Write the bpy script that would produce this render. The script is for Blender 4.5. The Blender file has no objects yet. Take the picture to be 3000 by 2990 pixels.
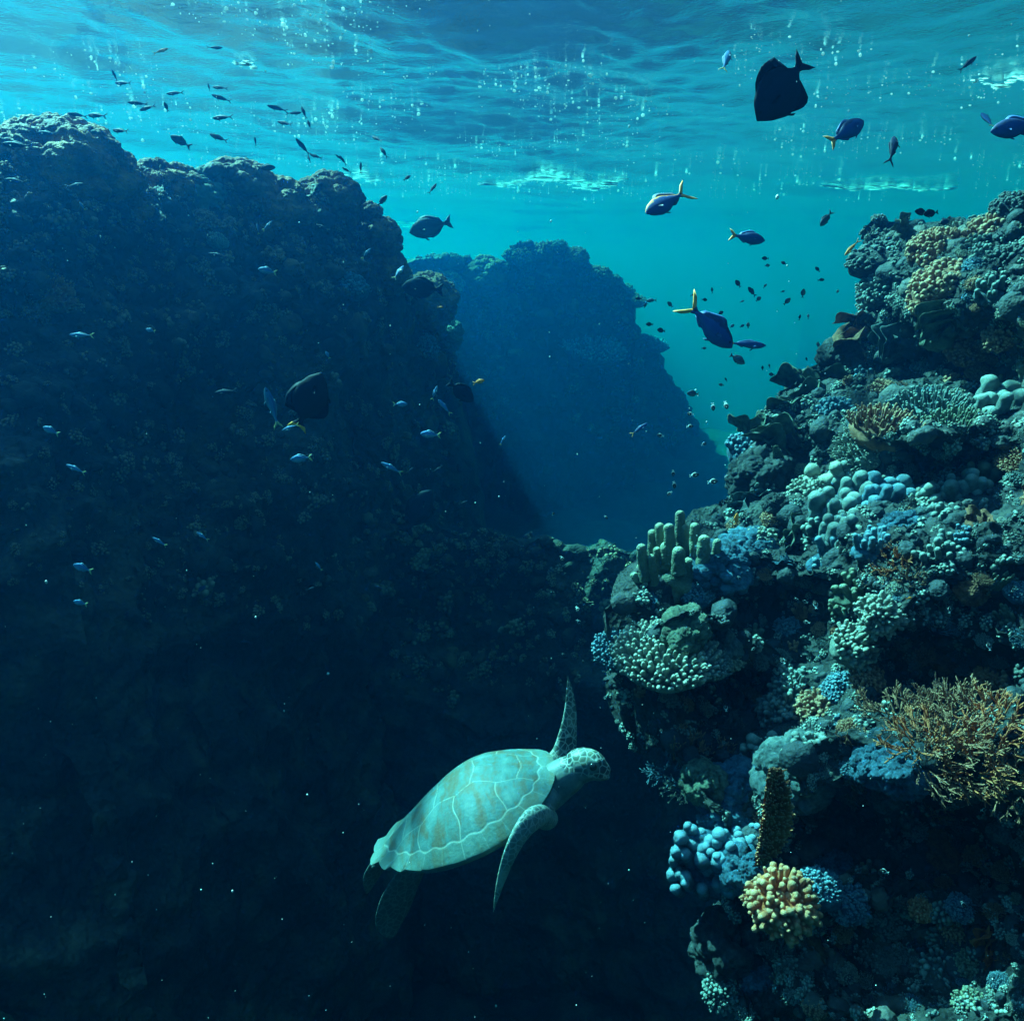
import bpy, math, random
import numpy as np
from mathutils import Vector, Matrix
R = math.radians
scene = bpy.context.scene
C = scene.collection

# ------------------------------------------------------------------ camera
PITCH = R(17.7)
TANH = 0.637                       # half width of the picture at unit depth
cam_data = bpy.data.cameras.new("camera")
cam_data.sensor_fit = 'HORIZONTAL'
cam_data.sensor_width = 36
cam_data.lens = 18 / TANH
cam_data.clip_start = 0.05
cam_data.clip_end = 2000
cam = bpy.data.objects.new("camera", cam_data)
cam.rotation_euler = (math.pi / 2 - PITCH, 0, 0)
C.objects.link(cam)
scene.camera = cam

# ------------------------------------------------------------------ sky and sun
SUN_AZ, SUN_EL = R(-42), R(47)     # azimuth from the view direction (negative = left)
sun_dir = Vector((math.sin(SUN_AZ) * math.cos(SUN_EL), math.cos(SUN_AZ) * math.cos(SUN_EL), math.sin(SUN_EL)))
world = bpy.data.worlds.new("World")
scene.world = world
world.use_nodes = True
wn = world.node_tree
wn.nodes.clear()
w_out = wn.nodes.new('ShaderNodeOutputWorld')
w_bg = wn.nodes.new('ShaderNodeBackground')
w_sky = wn.nodes.new('ShaderNodeTexSky')
w_sky.sky_type = 'NISHITA'
w_sky.sun_disc = False
w_sky.sun_elevation = SUN_EL
w_sky.sun_rotation = SUN_AZ
w_bg.inputs['Strength'].default_value = 0.055
wn.links.new(w_sky.outputs[0], w_bg.inputs['Color'])
wn.links.new(w_bg.outputs[0], w_out.inputs['Surface'])
sun_data = bpy.data.lights.new("sun", 'SUN')
sun_data.energy = 5.0
sun_data.angle = R(0.5)
sun_data.color = (1.0, 0.93, 0.82)
sun = bpy.data.objects.new("sun", sun_data)
sun.rotation_euler = sun_dir.to_track_quat('Z', 'Y').to_euler()
C.objects.link(sun)

scene.view_settings.view_transform = 'Standard'
scene.view_settings.look = 'None'
scene.view_settings.gamma = 1.0
scene.view_settings.exposure = 2.6
scene.render.engine = 'CYCLES'
cy = scene.cycles
cy.max_bounces = 6
cy.diffuse_bounces = 2
cy.glossy_bounces = 3
cy.transmission_bounces = 3
cy.volume_bounces = 1
cy.transparent_max_bounces = 8
cy.sample_clamp_indirect = 4.0
cy.use_denoising = True
cy.caustics_reflective = False
cy.caustics_refractive = False

WATER_Z = 1.62                     # the surface above the camera
FLOOR_Z = -8.0

# ------------------------------------------------------------------ geometry helpers
cp, sp = math.cos(PITCH), math.sin(PITCH)
RIGHT = np.array((1.0, 0, 0)); FWD = np.array((0, cp, -sp)); UP = np.array((0, sp, cp))
PX = 2 * TANH / 3000.0
def P(px, py, d):
    """world point at depth d (metres) that stands at photo position px, py (3000 x 2990)"""
    px = np.asarray(px, float); py = np.asarray(py, float); d = np.asarray(d, float)
    x = (px - 1500) * PX * d; z = -(py - 1495) * PX * d
    return x[..., None] * RIGHT + d[..., None] * FWD + z[..., None] * UP
def to_px(p):
    p = np.asarray(p, float)
    d = p @ FWD
    return 1500 + (p @ RIGHT) / d / PX, 1495 - (p @ UP) / d / PX

_rs = np.random.RandomState(7)
_perm = np.concatenate([_rs.permutation(256)] * 3)
_grad = _rs.normal(size=(256, 3)); _grad /= np.linalg.norm(_grad, axis=1)[:, None]
def perlin(p):
    p = np.asarray(p, float)
    i = np.floor(p).astype(int); f = p - i; i &= 255
    u = f * f * f * (f * (f * 6 - 15) + 10)
    def g(dx, dy, dz):
        h = _perm[_perm[_perm[i[..., 0] + dx] + i[..., 1] + dy] + i[..., 2] + dz]
        gv = _grad[h]
        return gv[..., 0] * (f[..., 0] - dx) + gv[..., 1] * (f[..., 1] - dy) + gv[..., 2] * (f[..., 2] - dz)
    def L(a, b, t): return a + (b - a) * t
    x00 = L(g(0, 0, 0), g(1, 0, 0), u[..., 0]); x10 = L(g(0, 1, 0), g(1, 1, 0), u[..., 0])
    x01 = L(g(0, 0, 1), g(1, 0, 1), u[..., 0]); x11 = L(g(0, 1, 1), g(1, 1, 1), u[..., 0])
    return L(L(x00, x10, u[..., 1]), L(x01, x11, u[..., 1]), u[..., 2]) * 1.6
def fbm(p, octaves=4, gain=0.5):
    a, s, out = 1.0, 1.0, 0
    for k in range(octaves):
        out = out + a * perlin(np.asarray(p) * s + k * 17.3); a *= gain; s *= 2.03
    return out
def domes(p, jitter=0.85):
    """cellular noise as round bumps, 0 in the creases to 1 on top of each knob"""
    p = np.asarray(p, float)
    i = np.floor(p).astype(int)
    best = np.full(p.shape[:-1], 9.0)
    for dx in (-1, 0, 1):
        for dy in (-1, 0, 1):
            for dz in (-1, 0, 1):
                c = i + np.array((dx, dy, dz)); m = c & 255
                h = _perm[_perm[_perm[m[..., 0]] + m[..., 1]] + m[..., 2]]
                q = c + 0.5 + _grad[h] * 0.5 * jitter
                best = np.minimum(best, ((q - p) ** 2).sum(-1))
    return np.sqrt(np.clip(1 - best / 0.75, 0, 1))

def mesh_obj(name, verts, faces, mat=None, parent=None, smooth=True, attrs=None, kind=None):
    me = bpy.data.meshes.new(name)
    verts = np.asarray(verts, np.float32)
    if verts.shape[1] == 4:                                   # a fourth column carries how near a growing tip it is
        attrs = dict(attrs or {}, tip=verts[:, 3]); verts = np.ascontiguousarray(verts[:, :3])
    if isinstance(faces, np.ndarray):
        n, k = faces.shape
        me.vertices.add(len(verts)); me.vertices.foreach_set('co', verts.ravel())
        me.loops.add(n * k); me.loops.foreach_set('vertex_index', faces.ravel().astype(np.int32))
        me.polygons.add(n)
        me.polygons.foreach_set('loop_start', np.arange(0, n * k, k, dtype=np.int32))
        me.update(calc_edges=True)
    else:
        me.from_pydata([tuple(map(float, v)) for v in verts], [], [tuple(f) for f in faces])
    if smooth: me.polygons.foreach_set('use_smooth', np.ones(len(me.polygons), bool))
    for k, v in (attrs or {}).items():
        a = me.attributes.new(k, 'FLOAT', 'POINT'); a.data.foreach_set('value', np.asarray(v, np.float32))
    me.validate()
    o = bpy.data.objects.new(name, me)
    if mat: me.materials.append(mat)
    C.objects.link(o)
    if parent: o.parent = parent
    if kind: o['kind'] = kind
    return o
def tag(o, label, cat, group=None):
    o['label'] = label; o['category'] = cat
    if group: o['group'] = group
    return o
def grid_faces(nu, nv, wrap_u=False):
    u = np.arange(nu if wrap_u else nu - 1); v = np.arange(nv - 1)
    U, V = np.meshgrid(u, v, indexing='ij'); U2 = (U + 1) % nu
    return np.stack([U * nv + V, U2 * nv + V, U2 * nv + V + 1, U * nv + V + 1], -1).reshape(-1, 4)
def grid_normals(G):
    du = np.gradient(G, axis=0); dv = np.gradient(G, axis=1)
    n = np.cross(du, dv); n /= np.linalg.norm(n, axis=-1, keepdims=True) + 1e-12
    return n

# ------------------------------------------------------------------ material helpers
class NT:
    def __init__(s, name):
        s.m = bpy.data.materials.new(name); s.m.use_nodes = True
        s.t = s.m.node_tree; s.t.nodes.clear()
        s.out = s.t.nodes.new('ShaderNodeOutputMaterial')
    def n(s, typ, **kw):
        nd = s.t.nodes.new('ShaderNode' + typ)
        for k, v in kw.items():
            if k.startswith('i_'): 
                key = k[2:].replace('_', ' ')
                nd.inputs[key].default_value = v
            else: setattr(nd, k, v)
        return nd
    def l(s, a, b): s.t.links.new(a, b)
    def ramp(s, fac, stops, interp='LINEAR'):
        r = s.n('ValToRGB'); r.color_ramp.interpolation = interp
        e = r.color_ramp.elements
        while len(e) < len(stops): e.new(0.5)
        for x, (pos, col) in zip(e, stops):
            x.position = pos; x.color = (*col, 1) if len(col) == 3 else (col[0],) * 3 + (1,)
        s.l(fac, r.inputs[0]); return r.outputs[0]
    def mix(s, fac, a, b, blend='MIX'):
        m = s.n('Mix', data_type='RGBA', blend_type=blend)
        for sock, v in ((m.inputs[0], fac), (m.inputs[6], a), (m.inputs[7], b)):
            if hasattr(v, 'is_linked'): s.l(v, sock)
            elif isinstance(v, (int, float)): sock.default_value = v
            else: sock.default_value = (*v, 1)
        return m.outputs[2]
    def math(s, op, a, b=0.0):
        m = s.n('Math', operation=op)
        for sock, v in ((m.inputs[0], a), (m.inputs[1], b)):
            if hasattr(v, 'is_linked'): s.l(v, sock)
            else: sock.default_value = v
        return m.outputs[0]
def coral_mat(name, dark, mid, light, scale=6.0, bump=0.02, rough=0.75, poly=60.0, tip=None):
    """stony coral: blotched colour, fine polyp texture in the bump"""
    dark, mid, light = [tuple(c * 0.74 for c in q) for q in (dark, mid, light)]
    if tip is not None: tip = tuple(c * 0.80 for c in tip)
    t = NT(name)
    tc = t.n('TexCoord').outputs['Object']
    n1 = t.n('TexNoise', i_Scale=scale, i_Detail=6.0, i_Roughness=0.65); t.l(tc, n1.inputs['Vector'])
    n2 = t.n('TexNoise', i_Scale=scale * 0.23, i_Detail=3.0); t.l(tc, n2.inputs['Vector'])
    f = t.math('ADD', t.math('MULTIPLY', n1.outputs[0], 0.6), t.math('MULTIPLY', n2.outputs[0], 0.4))
    col = t.ramp(f, [(0.36, dark), (0.5, mid), (0.64, light)])
    v = t.n('TexVoronoi', i_Scale=poly); t.l(tc, v.inputs['Vector'])
    n3 = t.n('TexNoise', i_Scale=poly * 0.5, i_Detail=4.0); t.l(tc, n3.inputs['Vector'])
    h = t.math('ADD', t.math('MULTIPLY', v.outputs[0], 0.5), n3.outputs[0])
    col = t.mix(t.math('MULTIPLY', v.outputs[0], 0.35), col, dark)
    if tip is not None:                                       # growing tips are paler than the old base
        ta = t.n('Attribute', attribute_name='tip').outputs['Fac']
        ta = t.math('MULTIPLY', ta, t.math('ADD', 0.45, n1.outputs[0]))
        col = t.mix(t.math('MULTIPLY', t.math('POWER', ta, 1.6), 0.9), col, tip)
    b = t.n('Bump', i_Strength=0.7, i_Distance=bump); t.l(h, b.inputs['Height'])
    p = t.n('BsdfPrincipled', i_Roughness=rough); p.inputs['Specular IOR Level'].default_value = 0.25
    t.l(col, p.inputs['Base Color']); t.l(b.outputs[0], p.inputs['Normal'])
    t.l(p.outputs[0], t.out.inputs['Surface'])
    return t.m

# ------------------------------------------------------------------ the water body: one even volume round everything
def water_volume():
    t = NT('water_volume')
    v = t.n('VolumePrincipled')
    v.inputs['Color'].default_value = (0.001, 0.084, 0.25, 1)
    v.inputs['Absorption Color'].default_value = (0.0, 0.914, 0.88, 1)
    v.inputs['Density'].default_value = 0.092
    v.inputs['Anisotropy'].default_value = 0.88
    t.l(v.outputs[0], t.out.inputs['Volume'])
    x, y0, y1, z0, z1 = 500, -500, 500, FLOOR_Z - 42.0, WATER_Z + 0.35
    vs = [(-x, y0, z0), (x, y0, z0), (x, y1, z0), (-x, y1, z0), (-x, y0, z1), (x, y0, z1), (x, y1, z1), (-x, y1, z1)]
    fs = [(0, 3, 2, 1), (4, 5, 6, 7), (0, 1, 5, 4), (1, 2, 6, 5), (2, 3, 7, 6), (3, 0, 4, 7)]
    mesh_obj('haze', vs, fs, t.m, smooth=False, kind='stuff')
water_volume()

# ------------------------------------------------------------------ the rippled surface seen from below
def wave_height(x, y):
    x = np.asarray(x, float); y = np.asarray(y, float); RR = np.hypot(x, y) + 1e-6
    q = np.stack([x, y, np.zeros_like(x)], -1)
    ang = R(62); cs, sn = math.cos(ang), math.sin(ang)
    qa = np.stack([(x * cs + y * sn) * 0.33, (-x * sn + y * cs) * 0.9, np.zeros_like(x)], -1)
    fade = np.clip(12 / RR, 0.25, 1)
    return 0.13 * perlin(q * 0.22 + 5) + 0.05 * fbm(qa * 1.1 + 9, 3) + 0.030 * perlin(q * 2.6 + 2) * fade + 0.012 * perlin(q * 7 + 3) * fade
def water_surface():
    nr, na = 420, 900
    r = 1.0 * (490 / 1.0) ** (np.linspace(0, 1, nr)); a = np.linspace(0, 2 * math.pi, na, endpoint=False)
    A, RR = np.meshgrid(a, r, indexing='ij')
    x, y = np.sin(A) * RR, np.cos(A) * RR
    z = wave_height(x, y)
    V = np.stack([x, y, WATER_Z + z], -1).reshape(-1, 3)
    f = grid_faces(na, nr, wrap_u=True)
    cen = len(V)
    V = np.vstack([V, [[0, 0, WATER_Z]]])
    t = NT('water_surface')
    tc = t.n('TexCoord').outputs['Object']
    n1 = t.n('TexNoise', i_Scale=4.2, i_Detail=6.0, i_Roughness=0.62); t.l(tc, n1.inputs['Vector'])
    b = t.n('Bump', i_Strength=1.0, i_Distance=0.018); t.l(n1.outputs[0], b.inputs['Height'])
    fr = t.n('Fresnel', i_IOR=1.33); t.l(b.outputs[0], fr.inputs['Normal'])
    gl = t.n('BsdfGlossy', i_Roughness=0.06); t.l(b.outputs[0], gl.inputs['Normal'])
    gl.inputs['Color'].default_value = (0.75, 0.96, 0.96, 1)
    tr = t.n('BsdfTransparent'); tr.inputs[0].default_value = (0.29, 0.78, 0.90, 1)
    mx = t.n('MixShader')
    t.l(t.math('MULTIPLY', fr.outputs[0], 0.93), mx.inputs[0]); t.l(tr.outputs[0], mx.inputs[1]); t.l(gl.outputs[0], mx.inputs[2])
    t.l(mx.outputs[0], t.out.inputs['Surface'])
    # faces look up, so the camera sees their underside
    me_f = [tuple(x) for x in f] + [(cen, k * nr, ((k + 1) % na) * nr) for k in range(na)]
    o = mesh_obj('water', V, me_f, t.m, kind='structure')
    return o
water_surface()

# ------------------------------------------------------------------ reef rock
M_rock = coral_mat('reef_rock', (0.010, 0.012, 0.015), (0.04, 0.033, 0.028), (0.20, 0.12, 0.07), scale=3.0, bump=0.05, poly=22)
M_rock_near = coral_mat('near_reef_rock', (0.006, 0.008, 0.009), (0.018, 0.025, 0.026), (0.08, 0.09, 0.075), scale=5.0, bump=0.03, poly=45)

def seabed():
    nr, na = 160, 360
    r = 0.6 * (490 / 0.6) ** np.linspace(0, 1, nr); a = np.linspace(0, 2 * math.pi, na, endpoint=False)
    A, RR = np.meshgrid(a, r, indexing='ij')
    q = np.stack([np.sin(A) * RR, np.cos(A) * RR, np.zeros_like(A)], -1)
    drop = np.clip((RR - 34) / 70, 0, 1); drop = drop * drop * (3 - 2 * drop)   # the reef flat ends in a drop-off
    z = FLOOR_Z - 37 * drop + 0.5 * fbm(q * 0.35, 4) + 0.35 * domes(q * 0.8) + 0.12 * domes(q * 2.5)
    q[..., 2] = z
    V = q.reshape(-1, 3)
    f = grid_faces(na, nr, wrap_u=True)
    cen = len(V); V = np.vstack([V, [[0, 0, FLOOR_Z]]])
    fs = [tuple(x) for x in f] + [(cen, k * nr, ((k + 1) % na) * nr) for k in range(na)]
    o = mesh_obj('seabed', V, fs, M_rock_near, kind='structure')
seabed()

def rough_up(G, amp=1.0, seed=0.0, fine=1.0, damp=None):
    """push a wall's grid in and out like coral rock: boulders, knobs, crevices"""
    n = grid_normals(G)
    q = G + seed
    warp = 0.35 * np.stack([perlin(q * 0.9 + 3), perlin(q * 0.9 + 31), perlin(q * 0.9 + 57)], -1)
    qq = q + warp
    big = domes(qq * 0.75); mid = domes(qq * 2.1 + 11); sm = domes(qq * 5.5 + 23)
    d = amp * (0.50 * (big - 0.5) + 0.20 * (mid - 0.5) * (0.4 + big) + 0.35 * fbm(q * 0.6, 4))
    d = d + fine * (0.07 * (sm - 0.4) * (0.5 + mid) + 0.05 * np.abs(fbm(q * 4, 3)) + 0.022 * domes(qq * 14) + 0.012 * fbm(q * 25, 2))
    if damp is not None: d = d * damp
    return G + n * d[..., None]

def ridge(name, outline, depth, px_range, nu, seed, plateau, mat, amp=1.0, bulge=None, face_end=None, edge_round=0.5, nv_face=330, base=None):
    base = FLOOR_Z if base is None else base
    """A reef ridge: along its crest (photo outline at its own depth) a profile runs from the sea bed behind,
    over a broad top, over the crest and down the near face to the sea bed."""
    ox, oy = np.array(outline, float).T
    dx, dd = np.array(depth, float).T
    u = np.linspace(*px_range, nu)
    crest = P(u, np.interp(u, ox, oy), np.interp(u, dx, dd))
    hor = np.stack([crest[:, 0], crest[:, 1], np.zeros(nu)], -1); hor /= np.linalg.norm(hor, axis=1)[:, None]
    rows = []
    for w in np.linspace(1, 0, 12)[:-1]:                      # the back face
        p = crest + hor * (plateau + 1.5 * w); top_z = crest[:, 2] + np.minimum(crest[:, 2], 0) * plateau / np.hypot(crest[:, 0], crest[:, 1]) - 0.4
        p[:, 2] = top_z + (base - 6 - top_z) * w; rows.append(p)
    for w in np.linspace(1, 0, 60)[:-1]:                      # the top
        p = crest + hor * plateau * w; dist = np.hypot(crest[:, 0], crest[:, 1])
        p[:, 2] = crest[:, 2] + np.minimum(crest[:, 2], 0) * plateau * w / dist - 0.4 * w ** 1.5; rows.append(p)
    tf = np.linspace(0, 1, nv_face)
    for w in tf:                                              # the near face
        p = crest.copy(); h = crest[:, 2] - (base - 0.6)
        drop = (w if base == FLOOR_Z else w ** 1.8) * h
        fwd = edge_round * (1 - np.exp(-drop / 0.6)) + (bulge(drop, u) if bulge else 0.10 * drop)
        p = p - hor * np.asarray(fwd)[:, None]; p[:, 2] -= drop; rows.append(p)
    G = np.stack(rows, 1)
    k = np.arange(G.shape[1]) - 70                            # calmer along the crest, so the outline stays put
    damp = 1 - 0.55 * np.exp(-(k / 22.0) ** 2)
    G = rough_up(G, amp, seed, damp=damp[None, :])
    f = grid_faces(G.shape[0], G.shape[1])
    return mesh_obj(name, G.reshape(-1, 3), f[:, ::-1], mat, kind='structure'), G

left_outline = [(-1600, 430), (-900, 300), (-500, 350), (-200, 400), (0, 425), (60, 405), (130, 398), (200, 408), (300, 430), (340, 470),
                (380, 520), (412, 548), (430, 510), (470, 462), (540, 490), (590, 505), (620, 470), (680, 462), (760, 492), (850, 538),
                (892, 548), (915, 510), (960, 497), (1010, 512), (1050, 560), (1100, 625), (1140, 660), (1165, 760), (1220, 840),
                (1300, 950), (1360, 1150), (1420, 1500), (1450, 1900), (1500, 2400), (1600, 2800), (1800, 3600)]
left_depth = [(-1600, 5.6), (-900, 5.0), (0, 5.9), (500, 7.2), (900, 8.2), (1100, 9.0), (1180, 10.2), (1300, 12.8), (1400, 15), (1480, 17), (1800, 20)]
left_reef, GL = ridge('left_reef', left_outline, left_depth, (-1600, 1800), 960, 3.1, 9.0, M_rock, amp=0.62,  # unseen top behind the crest, widened to keep sun off the seabed
                      bulge=lambda d, u: np.interp(u, [0, 900, 1350], [0.62, 0.45, 0.20]) * d)
mid_outline = [(700, 800), (1000, 790), (1150, 765), (1230, 745), (1380, 735), (1410, 785), (1480, 775), (1490, 725), (1540, 705), (1620, 705), (1700, 730),
               (1750, 780), (1810, 805), (1860, 850), (1845, 905), (1870, 960), (1905, 990), (1940, 1060), (2000, 1150), (2060, 1290),
               (2110, 1500), (2200, 2000), (2300, 2600)]
mid_depth = [(700, 21.0), (1400, 25.0), (1700, 24.5), (1870, 26), (1930, 29), (2000, 33), (2080, 38), (2300, 46), (3000, 50)]
mid_reef, GM = ridge('far_reef', mid_outline, mid_depth, (700, 2300), 560, 9.4, 4.5, M_rock, amp=0.7,
                     bulge=lambda d, u: 0.16 * d, nv_face=260, base=FLOOR_Z - 12)

# low rock shelf closing the foot of the canyon
shelf_outline = [(700, 1380), (1000, 1450), (1200, 1490), (1350, 1560), (1430, 1530), (1520, 1580), (1600, 1550), (1700, 1580), (1780, 1550), (1850, 1590), (1950, 1560), (2100, 1560), (2600, 1480)]
shelf_depth = [(700, 9.2), (1500, 9.0), (2000, 8.6), (2600, 8.4)]
canyon_reef, GS = ridge('canyon_reef', shelf_outline, shelf_depth, (700, 2600), 420, 15.2, 3.0, M_rock, amp=0.75, bulge=lambda d, u: 0.30 * d, nv_face=200)

# ------------------------------------------------------------------ the near reef wall on the right
sil = np.array([(560, 3060), (600, 2800), (640, 2490), (780, 2455), (850, 2490), (930, 2445), (1000, 2400), (1060, 2370), (1120, 2262), (1180, 2240), (1250, 2165),
                (1320, 2150), (1400, 2200), (1440, 2180), (1500, 2130), (1590, 2050), (1680, 1900), (1780, 1860), (1850, 1830), (1900, 1810),
                (1990, 1830), (2100, 1830), (2230, 1900), (2330, 1990), (2420, 2020), (2550, 2000), (2700, 2040), (2850, 2030), (3000, 2060),
                (3400, 2100), (4200, 2200)], float)
sil_d = np.array([(560, 6.2), (640, 6.4), (1000, 6.0), (1300, 5.2), (1500, 4.5), (1700, 3.9), (1900, 3.6), (2100, 3.6), (2400, 3.3), (2700, 3.1), (3000, 3.0), (4200, 2.9)], float)
edge_d = np.array([(560, 5.0), (800, 4.4), (1200, 3.6), (1600, 3.0), (2000, 2.7), (2400, 2.5), (3000, 2.3), (4200, 2.2)], float)
# mounds (-) and hollows (+): px, py, radius x, radius y, metres
relief = [(2620, 720, 190, 110, -0.35), (2880, 700, 200, 160, -0.35), (2650, 860, 200, 90, -0.45), (2680, 1080, 230, 90, 0.75), (2900, 1120, 160, 130, 0.7),
          (2650, 1260, 250, 80, -0.45), (2720, 1370, 190, 60, 0.45), (2900, 1350, 110, 90, 0.5), (2330, 1180, 130, 110, -0.15),
          (2380, 1350, 120, 90, 0.35), (2520, 1430, 160, 90, -0.3), (2240, 1480, 80, 70, -0.1), (2300, 1570, 90, 60, 0.3), (2620, 1560, 190, 120, -0.25),
          (2080, 1650, 120, 60, -0.2), (2230, 1760, 190, 100, 0.65), (1960, 1790, 100, 50, 0.3), (2000, 1880, 170, 45, -0.3), (2060, 2010, 240, 75, 0.8),
          (2560, 1830, 130, 90, -0.25), (2350, 1900, 130, 110, 0.45), (2750, 1950, 200, 80, 0.5), (2850, 1780, 170, 90, 0.15), (2350, 2100, 150, 80, -0.2),
          (2800, 2150, 250, 140, -0.35), (2300, 2280, 200, 100, -0.3), (2500, 2330, 60, 80, 0.3), (2600, 2260, 130, 90, -0.25), (2150, 2480, 150, 110, -0.3),
          (2430, 2450, 180, 110, 0.2), (2800, 2480, 220, 130, 0.45), (2300, 2640, 140, 80, -0.35), (2650, 2750, 250, 130, 0.35)]
def D_right(px, py):
    s = np.interp(py, sil[:, 0], sil[:, 1]); ds = np.interp(py, sil_d[:, 0], sil_d[:, 1]); de = np.interp(py, edge_d[:, 0], edge_d[:, 1])
    t = np.clip((px - s) / (3000 - s + 1e-6), -0.1, 1.8)
    d = ds + (de - ds) * (1 - (1 - np.clip(t, 0, 1)) ** 1.3) + np.clip(t - 1, 0, 9) * -0.6
    for (x, y, rx, ry, m) in relief:
        d = d + 0.80 * m * np.exp(-(((px - x) / rx) ** 2 + ((py - y) / ry) ** 2))
    return d
def right_reef():
    ny, nx, nb = 860, 520, 60
    py = np.concatenate([np.linspace(560, 3050, ny - 60), np.linspace(3080, 4200, 60)])
    cols = []
    s = np.interp(py, sil[:, 0], sil[:, 1]); s = s + 20
    for w in np.linspace(1, 0, nb)[:-1]:                      # round the back of the wall
        p0 = P(s, py, D_right(s, py))
        back = np.stack([p0[:, 0], p0[:, 1], 0 * s], -1); back /= np.linalg.norm(back, axis=1)[:, None]
        side = np.stack([back[:, 1], -back[:, 0], 0 * s], -1)
        p = p0 + back * (3.2 * w) + side * (0.35 * w + 1.2 * w ** 2)
        cols.append(p)
    for w in np.linspace(0, 1, nx):
        x = s + (3650 - s) * (w ** 1.12)
        cols.append(P(x, py, D_right(x, py)))
    G = np.stack(cols, 0)                                     # (cols, rows, 3)
    # the top: carry the first row back into a broad reef flat
    top = G[:, :1, :]
    extra = []
    for w in np.linspace(1, 0, 50)[:-1]:
        p = top.copy(); bk = np.stack([top[..., 0], top[..., 1], 0 * top[..., 0]], -1); bk /= np.linalg.norm(bk, axis=-1, keepdims=True)
        p = p + bk * 3.5 * w; p[..., 2] -= 0.25 * w; extra.append(p)
    G = np.concatenate(extra + [G], 1)
    G = rough_up(G, 0.24, 21.7, fine=0.9)
    f = grid_faces(G.shape[0], G.shape[1])
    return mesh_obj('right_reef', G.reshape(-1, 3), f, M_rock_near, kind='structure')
right_reef_obj = right_reef()

# ------------------------------------------------------------------ green sea turtle
TD = 3.0
TO = P(1352, 2368, TD)
TK = PX * TD
def timg(x, y, z=0.0):
    """photo position (x, y) and z pixels towards the camera, relative to the shell's middle"""
    return P(x, y, TD - z * TK) - TO
def norm(v): v = np.asarray(v, float); return v / np.linalg.norm(v)
tf_ = norm(532 * RIGHT + 268 * UP - 50 * FWD)
_a = R(9)
_n0 = norm(np.cross(-FWD, tf_))
if _n0 @ UP < 0: _n0 = -_n0
tn_ = _n0 * math.cos(_a) + (-FWD) * math.sin(_a)
tn_ = norm(tn_ - tf_ * (tn_ @ tf_))
tl_ = np.cross(tn_, tf_)
TL = 612 * TK
def tloc(x, y, z):
    z = np.where(np.asarray(z) > 0, np.asarray(z) * 0.98, np.asarray(z)) - 0.020
    return (x * tf_[:, None] if False else np.asarray(x)[..., None] * tf_ + np.asarray(y)[..., None] * tl_ + np.asarray(z)[..., None] * tn_) * TL

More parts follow.
